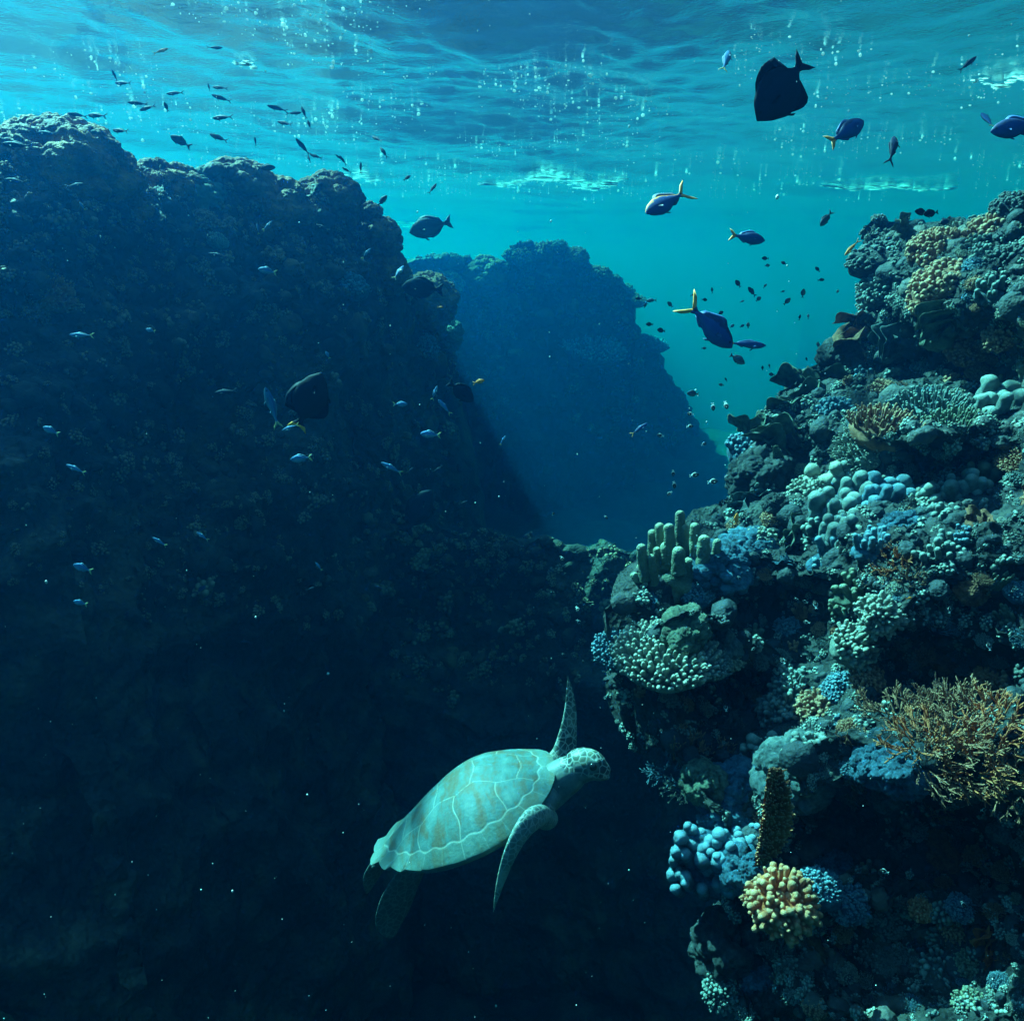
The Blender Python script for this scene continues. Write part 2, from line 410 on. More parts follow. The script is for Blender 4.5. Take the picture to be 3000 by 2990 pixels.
OX = [-.5, -.485, -.45, -.4, -.3, -.15, 0, .12, .25, .35, .42, .46, .485, .5]
OW = [0.0, .05, .105, .165, .255, .345, .392, .40, .375, .32, .25, .19, .12, 0.0]
def shell_mesh():
    na, ns = 760, 130
    # outline points at even arc length
    xs = np.concatenate([-.5 + (1 - np.cos(np.linspace(0, math.pi, 400))) / 2])
    ws = np.interp(xs, OX, OW)
    top = np.stack([xs, ws], 1); bot = np.stack([xs[::-1], -ws[::-1]], 1)
    loop = np.vstack([top[:-1], bot[:-1]])
    ln = np.r_[0, np.cumsum(np.linalg.norm(np.diff(np.vstack([loop, loop[:1]]), axis=0), axis=1))]
    tt = np.linspace(0, ln[-1], na, endpoint=False)
    lx = np.interp(tt, ln, np.r_[loop[:, 0], loop[0, 0]]); ly = np.interp(tt, ln, np.r_[loop[:, 1], loop[0, 1]])
    for _ in range(14): lx = (np.roll(lx, 1) + lx * 2 + np.roll(lx, -1)) / 4; ly = (np.roll(ly, 1) + ly * 2 + np.roll(ly, -1)) / 4
    # serrated tail end: marginal tips
    arc = np.abs(((tt / ln[-1] + 0.5) % 1) - 0.5)             # 0 at the tail
    marg = arc * 2 * 12.0
    saw = (marg % 1.0)
    ser = 1 + 0.10 * np.clip(1 - arc * 2 / 0.42, 0, 1) * (saw - 0.3)
    cx = 0.06
    s = np.sin(np.linspace(0, math.pi / 2, ns)) ** 1.0
    S, LX = np.meshgrid(s, lx, indexing='xy'); _, LY = np.meshgrid(s, ly, indexing='xy'); _, SER = np.meshgrid(s, ser, indexing='xy')
    f = 1 + (SER - 1) * np.clip((S - 0.86) / 0.14, 0, 1)
    X = cx + (LX - cx) * S * f; Y = LY * S * f
    hx_ = np.linspace(-.56, .56, 300); hh_ = np.interp(hx_, [-.52, -.4, -.2, 0, .15, .3, .42, .52], [.02, .085, .14, .175, .19, .17, .12, .07])
    kk_ = np.hanning(61); kk_ /= kk_.sum(); hh_ = np.convolve(np.pad(hh_, 30, mode='edge'), kk_, 'valid')
    H = np.interp(X, hx_, hh_)
    prof = np.clip(1 - S ** 2.15, 0, 1) ** 0.86
    Z = H * prof * 1.0
    keel = 0.006 * np.exp(-(Y / 0.02) ** 2) * (S < .85)
    rim = 0.012 * np.clip((S - 0.84) / 0.16, 0, 1) ** 2
    Z = Z + keel + rim * np.interp(X, [-.5, .2, .5], [1.0, .4, -.3]) + np.interp(X, [-.5, -.2, .2, .5], [0.0, -.01, -.012, 0.015]) * S ** 3
    # scute seams, as distance (in shell lengths)
    w = np.interp(X, OX, OW) + 1e-4
    d = np.abs(S - (0.845 + 0.012 * np.cos(marg[:, None] * 2 * math.pi))) * 0.33
    m = np.abs((marg[:, None] % 1.0) - 0.0); m = np.minimum(m, 1 - m) * 0.095
    d = np.where(S > 0.845, np.minimum(d, m + 0.0015), d)
    aY = np.abs(Y)
    hexw = 0.105 + 0.035 * np.abs(((X + 0.36 + 0.0) / 0.205 * 2) % 2 - 1)
    inner = S < 0.845
    dv = np.abs(aY - hexw) * 0.9
    d = np.where(inner & (X < .40) & (X > -.42), np.minimum(d, dv + 0.001), d)
    for xv in (.345, .14, -.065, -.27):                       # between the plates of the middle row
        d = np.where(inner & (aY < hexw), np.minimum(d, np.abs(X - xv - 0.01 * np.cos(aY * 30)) + .0006), d)
    for xv, lean in ((.235, .16), (.04, .02), (-.165, -.12), (-.33, -.22)):  # between the side plates
        d = np.where(inner & (aY >= hexw), np.minimum(d, np.abs(X - (xv + lean * (aY - .12)) + 0.008 * np.sin(aY * 40))), d)
    seam = np.clip(1 - d / 0.0034, 0, 1) ** 0.8
    groove = -0.0016 * np.clip(1 - d / 0.006, 0, 1)
    Z = Z + groove
    G = tloc(X, Y, Z)
    # underside of the rim
    under = []
    for sf, dz in ((0.985, -.012), (0.93, -.03), (0.82, -.05), (0.6, -.06)):
        xx = cx + (lx - cx) * sf; yy = ly * sf; under.append(tloc(xx, yy, np.interp(xx, [-.5, -.2, .2, .5], [0, -.01, -.012, .01]) + dz))
    G = np.concatenate([G, np.stack(under, 1)], 1)
    seam = np.concatenate([seam, np.zeros((na, 4))], 1)
    margm = np.concatenate([np.clip((S - .84) / .02, 0, 1), np.ones((na, 4))], 1)
    # streaks radiating inside every plate
    cell = np.concatenate([X, np.repeat(X[:, -1:], 4, 1)], 1)
    celly = np.concatenate([aY, np.repeat(aY[:, -1:], 4, 1)], 1)
    F = grid_faces(G.shape[0], G.shape[1], wrap_u=True)
    return G.reshape(-1, 3), F[:, ::-1], seam.ravel(), margm.ravel(), cell.ravel(), celly.ravel()

def turtle_shell_mat():
    t = NT('turtle_shell')
    seam = t.n('Attribute', attribute_name='seam').outputs['Fac']
    marg = t.n('Attribute', attribute_name='marginal').outputs['Fac']
    sx = t.n('Attribute', attribute_name='shell_x').outputs['Fac']
    sy = t.n('Attribute', attribute_name='shell_y').outputs['Fac']
    cmb = t.n('CombineXYZ'); t.l(t.math('MULTIPLY', sx, 19.0), cmb.inputs[0]); t.l(t.math('MULTIPLY', sy, 6.0), cmb.inputs[1])
    n1 = t.n('TexNoise', i_Scale=1.0, i_Detail=5.0, i_Roughness=0.6); t.l(cmb.outputs[0], n1.inputs['Vector'])
    n1.inputs['Distortion'].default_value = 0.6
    tc = t.n('TexCoord').outputs['Object']
    n2 = t.n('TexNoise', i_Scale=11.0, i_Detail=6.0, i_Roughness=0.65); t.l(tc, n2.inputs['Vector'])
    f = t.math('ADD', t.math('MULTIPLY', n1.outputs[0], 0.55), t.math('MULTIPLY', n2.outputs[0], 0.45))
    col = t.ramp(f, [(0.36, (0.20, 0.13, 0.07)), (0.45, (0.18, 0.19, 0.14)), (0.52, (0.12, 0.26, 0.25)), (0.68, (0.24, 0.40, 0.37))])
    col = t.mix(t.math('MULTIPLY', marg, 0.35), col, (0.22, 0.33, 0.25))
    col = t.mix(t.math('MULTIPLY', seam, 0.62), col, (0.72, 0.84, 0.72))
    col = t.mix(1.0, col, (0.42, 0.42, 0.43), 'MULTIPLY')
    n3 = t.n('TexNoise', i_Scale=70.0, i_Detail=4.0); t.l(tc, n3.inputs['Vector'])
    b = t.n('Bump', i_Strength=0.35, i_Distance=0.006); t.l(n3.outputs[0], b.inputs['Height'])
    p = t.n('BsdfPrincipled', i_Roughness=0.62); p.inputs['Specular IOR Level'].default_value = 0.2
    t.l(col, p.inputs['Base Color']); t.l(b.outputs[0], p.inputs['Normal'])
    t.l(p.outputs[0], t.out.inputs['Surface'])
    return t.m
def turtle_skin_mat():
    """dark scales with pale borders on head and flippers, plain pale skin on throat and belly"""
    t = NT('turtle_skin')
    pale = t.n('Attribute', attribute_name='pale').outputs['Fac']
    tc = t.n('TexCoord').outputs['Object']
    big = t.n('Attribute', attribute_name='flipper').outputs['Fac']
    v = t.n('TexVoronoi', feature='DISTANCE_TO_EDGE', i_Scale=44.0); t.l(tc, v.inputs['Vector'])
    line = t.ramp(v.outputs[0], [(0.015, (1.0,)), (0.12, (0.0,))])
    n = t.n('TexNoise', i_Scale=14.0, i_Detail=4.0); t.l(tc, n.inputs['Vector'])
    scale_c = t.ramp(n.outputs[0], [(0.38, (0.03, 0.045, 0.04)), (0.55, (0.08, 0.12, 0.10)), (0.66, (0.22, 0.25, 0.17))])
    scale_f = t.ramp(n.outputs[0], [(0.38, (0.08, 0.13, 0.11)), (0.52, (0.20, 0.28, 0.24)), (0.64, (0.42, 0.46, 0.36))])
    base = t.mix(big, scale_c, scale_f)
    dim = t.n('Attribute', attribute_name='dim').outputs['Fac']  # shade on the rear flippers, painted into scale and border colours
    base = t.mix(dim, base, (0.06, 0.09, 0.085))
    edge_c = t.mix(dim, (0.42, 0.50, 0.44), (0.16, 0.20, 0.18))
    col = t.mix(line, base, edge_c)
    n2 = t.n('TexNoise', i_Scale=30.0, i_Detail=4.0); t.l(tc, n2.inputs['Vector'])
    plain = t.ramp(n2.outputs[0], [(0.35, (0.10, 0.17, 0.16)), (0.65, (0.20, 0.28, 0.25))])
    col = t.mix(pale, col, plain)
    col = t.mix(1.0, col, (0.68, 0.66, 0.68), 'MULTIPLY')
    b = t.n('Bump', i_Strength=0.5, i_Distance=0.004); t.l(t.mix(pale, v.outputs[0], n2.outputs[0]), b.inputs['Height'])
    p = t.n('BsdfPrincipled', i_Roughness=0.5); p.inputs['Specular IOR Level'].default_value = 0.3
    t.l(col, p.inputs['Base Color']); t.l(b.outputs[0], p.inputs['Normal'])
    t.l(p.outputs[0], t.out.inputs['Surface'])
    return t.m

def loft(path, width, thick, wdir, nseg=60, nring=20, power=1.0):
    """a closed limb: flattened ellipse sections along a smooth path; wdir = direction of the broad side"""
    path = np.array(path, float); m = len(path)
    t0 = np.r_[0, np.cumsum(np.linalg.norm(np.diff(path, axis=0), axis=1))]; t0 /= t0[-1]
    t = np.linspace(0, 1, nseg)
    def smooth_interp(v):
        v = np.array(v, float)
        if v.ndim == 1: v = v[:, None]
        out = np.stack([np.interp(t, t0, v[:, k]) for k in range(v.shape[1])], 1)
        for _ in range(int(nseg * 0.25)):
            out[1:-1] = (out[:-2] + 2 * out[1:-1] + out[2:]) / 4
        return out
    c = smooth_interp(path); w = smooth_interp(width)[:, 0]; h = smooth_interp(thick)[:, 0]
    wd = smooth_interp(wdir)
    tan = np.gradient(c, axis=0); tan /= np.linalg.norm(tan, axis=1)[:, None]
    wd = wd - tan * (wd * tan).sum(1)[:, None]; wd /= np.linalg.norm(wd, axis=1)[:, None]
    nd = np.cross(tan, wd)
    a = np.linspace(0, 2 * math.pi, nring, endpoint=False)
    e = np.minimum(1, np.sqrt(np.clip(1 - ((t - 0.0) * 1.0) ** 14, 0, 1)))
    V = c[None] + np.cos(a)[:, None, None] * (w * e)[None, :, None] * wd[None] + np.sin(a)[:, None, None] * (h * e)[None, :, None] * nd[None]
    F = grid_faces(nring, nseg, wrap_u=True)
    V = V.reshape(-1, 3)
    caps = [[k * nseg for k in range(nring)], [k * nseg + nseg - 1 for k in range(nring)][::-1]]
    return V, [tuple(f) for f in F[:, ::-1]] + [tuple(x) for x in caps]
def ellipsoid(c, ax, r, n=28):
    th = np.linspace(0, math.pi, n); ph = np.linspace(0, 2 * math.pi, n * 2, endpoint=False)
    TH, PH = np.meshgrid(th, ph)
    q = np.stack([np.cos(TH) * r[0], np.sin(TH) * np.cos(PH) * r[1], np.sin(TH) * np.sin(PH) * r[2]], -1)
    V = c + q @ np.array(ax)
    F = grid_faces(len(ph), n, wrap_u=True)
    return V.reshape(-1, 3), [tuple(f) for f in F]

def join(parts):
    V, F, o = [], [], 0
    for v, f in parts:
        V.append(v); F += [tuple(i + o for i in x) for x in f]; o += len(v)
    return np.vstack(V), F
def build_turtle():
    ax = (tf_, tl_, tn_)
    T = lambda x, y, z: tloc(np.array(x), np.array(y), np.array(z))
    parts = []
    parts.append(ellipsoid(T(0.02, 0, -.060), ax, (0.39 * TL, 0.30 * TL, 0.080 * TL), 40))
    parts.append(ellipsoid(T(0.22, 0, -.075), ax, (0.27 * TL, 0.26 * TL, 0.10 * TL), 30))
    # shoulders
    parts.append(ellipsoid(T(0.34, -.13, -.05), ax, (0.13 * TL, 0.11 * TL, 0.075 * TL), 24))
    parts.append(ellipsoid(T(0.36, .13, -.03), ax, (0.12 * TL, 0.10 * TL, 0.07 * TL), 24))
    # neck and head (head turned a little down, towards the right edge of the picture)
    hd = norm(RIGHT * 0.975 - UP * 0.10 - FWD * 0.22)         # where it looks
    hu = norm(UP - hd * (UP @ hd)); hs = np.cross(hu, hd)
    neck = [timg(1545, 2345, 0), timg(1595, 2318, 10), timg(1645, 2280, 22), timg(1705, 2243, 36)]
    parts.append(loft(neck, [80 * TK, 66 * TK, 54 * TK, 48 * TK], [60 * TK, 62 * TK, 56 * TK, 48 * TK], [hs] * 4, 40, 28))
    hc = timg(1716, 2238, 38)
    parts.append(ellipsoid(hc, (hd, hs, hu), (62 * TK, 44 * TK, 46 * TK), 30))
    parts.append(ellipsoid(hc + hd * 26 * TK - hu * 5 * TK, (norm(hd - hu * .15), hs, hu), (48 * TK, 34 * TK, 35 * TK), 30))
    parts.append(ellipsoid(hc + hd * 50 * TK - hu * 10 * TK, (norm(hd - hu * .5), hs, hu), (26 * TK, 19 * TK, 22 * TK), 20))
    parts.append(ellipsoid(hc - hd * 22 * TK - hu * 20 * TK, (hd, hs, hu), (52 * TK, 42 * TK, 38 * TK), 24))
    # brow and jaw
    for sgn in (1, -1):
        parts.append(ellipsoid(hc + hd * 22 * TK + hu * 17 * TK + hs * sgn * 27 * TK, (hd, hs, hu), (22 * TK, 10 * TK, 12 * TK), 16))
    # near front flipper: sweeps down and back
    ctl = [(1602, 2402, 120), (1582, 2386, 200), (1552, 2402, 262), (1520, 2446, 290), (1492, 2505, 300), (1471, 2568, 292), (1454, 2630, 280), (1443, 2684, 268)]
    pth = [timg(*c) for c in ctl]
    pth_near = pth
    tn2 = np.gradient(np.array([c[:2] for c in ctl], float), axis=0)
    wds = [norm(RIGHT * (-ty) * -1 + UP * tx * 1.0 + FWD * 0.55 * math.hypot(tx, ty)) for tx, ty in tn2]
    parts.append(loft(pth, [27 * TK, 30 * TK, 31 * TK, 27 * TK, 21 * TK, 15 * TK, 8 * TK, 1.5 * TK],
                      [27 * TK, 25 * TK, 19 * TK, 13 * TK, 9 * TK, 6 * TK, 4 * TK, 1.5 * TK], wds, 80, 24))
    parts.append(ellipsoid(timg(1600, 2398, 100), (norm(timg(1552, 2402, 262) - timg(1602, 2402, 70)), UP, RIGHT), (58 * TK, 32 * TK, 32 * TK), 20))
    # far front flipper: raised
    pth = [timg(1590, 2290, -60), timg(1622, 2265, -130), timg(1652, 2215, -165), timg(1666, 2140, -185), timg(1672, 2070, -195), timg(1668, 2010, -200), timg(1663, 1975, -200)]
    wd2 = norm(RIGHT * 0.9 + FWD * 0.45)
    parts.append(loft(pth, [48 * TK, 48 * TK, 44 * TK, 32 * TK, 21 * TK, 12 * TK, 3 * TK],
                      [30 * TK, 26 * TK, 17 * TK, 11 * TK, 8 * TK, 5 * TK, 2 * TK], [wd2] * 7, 60, 24))
    # rear flippers trailing below the tail
    pth = [timg(1250, 2480, 0), timg(1205, 2550, 0), timg(1168, 2620, -5), timg(1142, 2695, -10), timg(1150, 2750, -15)]
    parts.append(loft(pth, [40 * TK, 50 * TK, 62 * TK, 56 * TK, 20 * TK], [22 * TK, 17 * TK, 11 * TK, 7 * TK, 3 * TK], [norm(RIGHT * .8 + UP * .2 + FWD * .5)] * 5, 40, 20))
    pth = [timg(1190, 2440, -90), timg(1130, 2500, -130), timg(1090, 2560, -150), timg(1075, 2620, -150)]
    parts.append(loft(pth, [36 * TK, 44 * TK, 40 * TK, 12 * TK], [20 * TK, 14 * TK, 9 * TK, 3 * TK], [norm(RIGHT * .7 + FWD * .7)] * 4, 36, 20))
    # tail
    parts.append(loft([T(-.40, 0, -.04), T(-.47, 0, -.045), T(-.54, 0, -.06)], [40 * TK, 24 * TK, 3 * TK], [28 * TK, 17 * TK, 3 * TK], [tl_] * 3, 20, 16))
    V, F = join(parts)
    tmp = mesh_obj('turtle_shape', V, F)
    md = tmp.modifiers.new('r', 'REMESH'); md.mode = 'VOXEL'; md.voxel_size = 0.0034
    sm = tmp.modifiers.new('s', 'SMOOTH'); sm.factor = 0.6; sm.iterations = 5
    dg = bpy.context.evaluated_depsgraph_get()
    me = bpy.data.meshes.new_from_object(tmp.evaluated_get(dg))
    bpy.data.objects.remove(tmp)
    n = len(me.vertices)
    co = np.zeros(n * 3, np.float32); me.vertices.foreach_get('co', co); co = co.reshape(-1, 3).astype(float)
    no = np.zeros(n * 3, np.float32); me.vertices.foreach_get('normal', no); no = no.reshape(-1, 3)
    # where the plain skin is: belly, throat, underside of the neck
    lx, ly, lz = (co @ tf_) / TL, (co @ tl_) / TL, (co @ tn_) / TL
    px, py = to_px(co + TO)
    seg = np.array(pth_near)
    fine_ = np.concatenate([seg[k] + (seg[k + 1] - seg[k]) * np.linspace(0, 1, 8)[:, None] for k in range(len(seg) - 1)])
    near_d = np.min(np.linalg.norm(co[:, None] - fine_[None], axis=2), axis=1) / TK
    dz = -(co @ FWD) / TK
    torso = (np.abs(ly) < .33) & (lx < .46) & (lz < 0.06)
    fl_near = near_d < 42
    fl_far = (dz < -105) & (px > 1560)
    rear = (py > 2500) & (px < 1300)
    headm = (px > 1640) & (dz > -30)
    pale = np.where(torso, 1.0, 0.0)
    low = (hc + (px[:, None] * 0 + 0)) if False else None
    hz = (co - hc) @ hu / TK; hxx = (co - hc) @ hd / TK
    pale = np.maximum(pale, np.clip((-hz - 14 - np.clip(hxx, -60, 60) * 0.10) / 12, 0, 1) * (px > 1560) * (~fl_far) * (~fl_near))
    pale = np.maximum(pale, ((px > 1540) & (px < 1668) & ~fl_far & ~fl_near).astype(float) * np.clip((1672 - px) / 25, 0, 1))
    pale = np.where(fl_near | fl_far | rear, 0, pale)
    pale = np.where(headm & (hz > -8), 0, pale)
    for sgn in (1, -1):
        e_c = hc + hd * 24 * TK + hu * 8 * TK + hs * sgn * 35 * TK
        pale = np.maximum(pale, np.clip((21 - np.linalg.norm(co - e_c, axis=1) / TK) / 4, 0, 1))
    nz = no @ tn_
    flip = np.where(fl_near, 1.0, np.where(fl_far, .25, 0))
    dim = np.where(rear, 1.0, 0.0)  # rear flippers get darker skin colours in place of shade
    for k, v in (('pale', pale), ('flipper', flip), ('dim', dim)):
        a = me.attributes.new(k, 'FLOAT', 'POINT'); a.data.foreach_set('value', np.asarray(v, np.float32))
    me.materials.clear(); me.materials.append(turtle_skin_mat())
    me.polygons.foreach_set('use_smooth', np.ones(len(me.polygons), bool))
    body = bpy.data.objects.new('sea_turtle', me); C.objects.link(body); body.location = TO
    tag(body, 'pale green sea turtle swimming up to the right past the reef, one front flipper raised', 'sea turtle')
    V, F, seam, marg, sx, sy = shell_mesh()
    sh = mesh_obj('shell', V, F, turtle_shell_mat(), parent=body, attrs=dict(seam=seam, marginal=marg, shell_x=sx, shell_y=sy))
    te = NT('turtle_eye'); p = te.n('BsdfPrincipled', i_Roughness=0.12); p.inputs['Base Color'].default_value = (0.008, 0.010, 0.012, 1)
    te.l(p.outputs[0], te.out.inputs['Surface'])
    for sgn in (1, -1):
        c = hc + hd * 24 * TK + hu * 8 * TK + hs * sgn * 37 * TK
        V, F = ellipsoid(np.zeros(3), (hd, hs, hu), (11.5 * TK, 8 * TK, 10.5 * TK), 14)
        e = mesh_obj('eye', V, F, te.m, parent=body); e.location = c
build_turtle()

# ------------------------------------------------------------------ where the reef surface stands
from mathutils.bvhtree import BVHTree
def bvh_of(objs):
    dg = None; V, F, o = [], [], 0
    for ob in objs:
        me = ob.data; n = len(me.vertices)
        co = np.zeros(n * 3, np.float32); me.vertices.foreach_get('co', co); co = co.reshape(-1, 3)
        li = np.zeros(len(me.loops), np.int32); me.loops.foreach_get('vertex_index', li)
        V.append(co); F.append(li.reshape(-1, 4) + o); o += n
    return BVHTree.FromPolygons(np.vstack(V).tolist(), np.vstack(F).tolist())
BVH_R = bvh_of([right_reef_obj])
BVH_L = bvh_of([left_reef]); BVH_S = bvh_of([canyon_reef]); BVH_M = bvh_of([mid_reef])
def hit(px, py, bvh=BVH_R):
    d = Vector(P(px, py, 1.0)).normalized()
    loc, nor, idx, dist = bvh.ray_cast(Vector((0, 0, 0)), d, 80)
    if loc is None: return None
    if nor.dot(d) > 0: nor = -nor
    return np.array(loc), np.array(nor), float(np.array(loc) @ FWD)

# ------------------------------------------------------------------ coral builders (local z is up, base at the origin)
rng = np.random.RandomState(11)
def capsules(tips, dirs, length, rad, nseg=9, nring=9, bulge=0.0, taper=0.85, seed=0):
    """many round-ended fingers at once: tips (n,3) are their roots, grown along dirs"""
    n = len(tips); length = np.broadcast_to(length, n); rad = np.broadcast_to(rad, n)
    dirs = np.asarray(dirs, float); dirs = dirs / np.linalg.norm(dirs, axis=1)[:, None]
    ref = np.where(np.abs(dirs[:, 2:3]) < .9, np.array([[0, 0, 1.0]]), np.array([[1.0, 0, 0]]))
    u = np.cross(dirs, ref); u /= np.linalg.norm(u, axis=1)[:, None]; v = np.cross(dirs, u)
    nb = nring - 5
    ax = list(np.linspace(0, 1, nb + 1)[:-1]) + [None] * 6
    A = np.linspace(0, 2 * math.pi, nseg, endpoint=False)
    rows = []
    for k in range(nb + 6):
        if k < nb:
            f = k / nb; along = (length - rad) * f; r = rad * (1.12 - (1.12 - taper) * f)
        else:
            th = (k - nb) / 5 * math.pi / 2 * 0.985; along = (length - rad) + rad * taper * np.sin(th); r = rad * taper * np.cos(th)
        c = tips + dirs * along[:, None]
        ring = c[:, None] + r[:, None, None] * (np.cos(A)[None, :, None] * u[:, None] + np.sin(A)[None, :, None] * v[:, None])
        rows.append(ring)
    G = np.stack(rows, 1)                                     # n, rows, seg, 3
    if bulge:
        s = float(np.mean(rad)); c = (tips + dirs * (length * .5)[:, None])[:, None, None]
        d = domes(G / (s * 1.7) + seed) - 0.5 + 0.5 * perlin(G / (s * 1.2) + seed) + 0.30 * perlin(G / (s * .45) + seed)
        axis_pt = tips[:, None, None] + dirs[:, None, None] * ((G - tips[:, None, None]) * dirs[:, None, None]).sum(-1, keepdims=True)
        out = G - axis_pt
        G = G + out * (bulge * d)[..., None]
    m, rws, sg = G.shape[:3]
    tipv = np.concatenate([np.linspace(0, .55, nb + 1)[:-1], np.linspace(.55, 1, 6)]) if nb else np.linspace(.5, 1, 6)
    G = np.concatenate([G, np.broadcast_to(tipv[None, :, None, None], (m, rws, sg, 1))], -1)
    base = np.arange(m)[:, None, None] * rws * sg
    r_, s_ = np.meshgrid(np.arange(rws - 1), np.arange(sg), indexing='ij'); s2 = (s_ + 1) % sg
    q = np.stack([r_ * sg + s_, r_ * sg + s2, (r_ + 1) * sg + s2, (r_ + 1) * sg + s_], -1)[None] + base[..., None]
    return G.reshape(-1, 4), q.reshape(-1, 4)
def merge(parts):
    V, F, o = [], [], 0
    for v, f in parts:
        if v.shape[1] == 3: v = np.hstack([v, np.zeros((len(v), 1))])
        V.append(v); F.append(np.asarray(f) + o); o += len(v)
    return np.vstack(V), np.vstack(F)
def ball(c, r, amp=0.15, k=1.5, seed=0.0, n=24, squash=(1, 1, 1)):
    th = np.linspace(0, math.pi, n); ph = np.linspace(0, 2 * math.pi, n * 2, endpoint=False)
    PH, TH = np.meshgrid(ph, th, indexing='ij')
    q = np.stack([np.sin(TH) * np.cos(PH), np.sin(TH) * np.sin(PH), np.cos(TH)], -1)
    rr = 1 + amp * (domes(q * k + seed) * 1.4 - 0.7 + 0.5 * perlin(q * k * 0.7 + seed) + 0.22 * domes(q * k * 3.1 + seed) + 0.16 * perlin(q * k * 5 + seed) + 0.07 * domes(q * k * 9 + seed))
    V = np.asarray(c) + q * rr[..., None] * r * np.array(squash)
    return V.reshape(-1, 3), grid_faces(n * 2, n, wrap_u=True)
def fib(n, cap=1.0):
    i = np.arange(n) + .5; z = 1 - i / n * cap; a = math.pi * (1 + 5 ** .5) * i
    r = np.sqrt(np.clip(1 - z * z, 0, 1)); return np.stack([r * np.cos(a), r * np.sin(a), z], 1)

def c_knobby(seed, n=210, knob=0.088, height=0.72, clen=0.36):
    """cauliflower / finger coral: a dome bristling with short round knobs (unit radius)"""
    r = np.random.RandomState(seed)
    d = fib(n, 1.12) + r.normal(0, .06, (n, 3)); d /= np.linalg.norm(d, axis=1)[:, None]
    lump = 0.85 + 0.22 * perlin(d * 1.6 + seed)
    root = d * (lump * 0.66)[:, None] * np.array((1, 1, height))
    dd = d + np.array((0, 0, .35)) + r.normal(0, .12, (n, 3))
    a = capsules(root, dd, clen * (0.65 + .8 * r.rand(n)), knob * (0.55 + .75 * r.rand(n)), 8, 9, bulge=0.4, taper=.82, seed=seed)
    b = ball((0, 0, 0), .72, .15, 2.0, seed, 22, (1, 1, height))
    return merge([a, b])
def c_digitate(seed, n=430):
    """table of upright fingers on a flat cap"""
    r = np.random.RandomState(seed)
    d = fib(n, 1.18) + r.normal(0, .04, (n, 3))
    root = d * np.array((.93, .93, .28)); root[:, 2] += .02
    dd = d * np.array((.8, .8, .6)) + np.array((0, 0, .75)) + r.normal(0, .10, (n, 3))
    a = capsules(root, dd, .26 * (0.7 + .6 * r.rand(n)), .048 * (0.8 + .5 * r.rand(n)), 7, 8, bulge=.15, taper=.72, seed=seed)
    b = ball((0, 0, 0), .93, .08, 2.2, seed, 22, (1, 1, .34))
    return merge([a, b])
def c_fingers(seed, n=16, spread=0.75, h=(0.5, 1.25), rad=0.11):
    """stout columns rising from a common base"""
    r = np.random.RandomState(seed)
    a = r.rand(n) * 6.28; q = np.sqrt(r.rand(n)) * spread
    root = np.stack([np.cos(a) * q, np.sin(a) * q * .7, np.zeros(n) - .1], 1)
    dd = np.stack([root[:, 0] * .28, root[:, 1] * .28, np.ones(n)], 1) + r.normal(0, .07, (n, 3))
    L = (h[0] + (h[1] - h[0]) * r.rand(n)) * (1.1 - .45 * q / spread)
    A = capsules(root, dd, L, rad * (.8 + .5 * r.rand(n)), 16, 18, bulge=.42, taper=.92, seed=seed)
    B = ball((0, 0, -.1), spread, .3, 1.8, seed, 24, (1, .75, .42))
    return merge([A, B])
def c_lobed(seed, amp=.40, k=2.3, n=90, sq=(1, 1, .85)):
    """massive coral in smooth lobes"""
    return ball((0, 0, 0), 1.0, amp, k, seed * 3.7, n, sq)
def c_columns(seed, n=26):
    """a wall of thick fused columns stepping down"""
    r = np.random.RandomState(seed)
    root = np.stack([r.uniform(-.9, .9, n), r.uniform(-.4, .4, n), np.zeros(n)], 1)
    root[:, 2] = -.25 - root[:, 1] * 0 - r.rand(n) * .5
    dd = np.stack([root[:, 0] * .15, -.15 + root[:, 1] * .3, np.ones(n)], 1) + r.normal(0, .05, (n, 3))
    L = .55 + .55 * r.rand(n) + .3 * (1 - np.abs(root[:, 0]))
    A = capsules(root, dd, L, .15 * (.8 + .6 * r.rand(n)), 18, 18, bulge=.38, taper=1.02, seed=seed)
    B = ball((0, .1, -.35), .9, .3, 1.8, seed, 24, (1, .5, .6))
    return merge([A, B])
def c_branching(seed, stems=26, depth=3, rad=.028, spread=1.0, up=.55, split=3, L0=.42, tipb=1.0):
    """staghorn: forking thin branches with blunt tips"""
    r = np.random.RandomState(seed); S, D, L, Q = [], [], [], []
    def grow(p, d, l, q, k):
        d = d / np.linalg.norm(d)
        S.append(p); D.append(d); L.append(l); Q.append(q)
        if k == 0: return
        for _ in range(split if k > 1 else r.randint(1, split + 1)):
            f = r.uniform(.55, 1.0)
            grow(p + d * l * f, d + r.normal(0, .42, 3) + np.array((0, 0, .22)), l * r.uniform(.5, .75), q * .84, k - 1)
    for i in range(stems):
        a = r.rand() * 6.28; q = math.sqrt(r.rand()) * .5 * spread
        p = np.array((math.cos(a) * q, math.sin(a) * q * .7, -.1)); d = np.array((p[0] * 1.3, p[1] * 1.3, up)) + r.normal(0, .2, 3)
        grow(p, d, L0 * r.uniform(.8, 1.2), rad, depth - 1)
    return capsules(np.array(S), np.array(D), np.array(L), np.array(Q), 6, 8, bulge=.2, taper=.78, seed=seed)
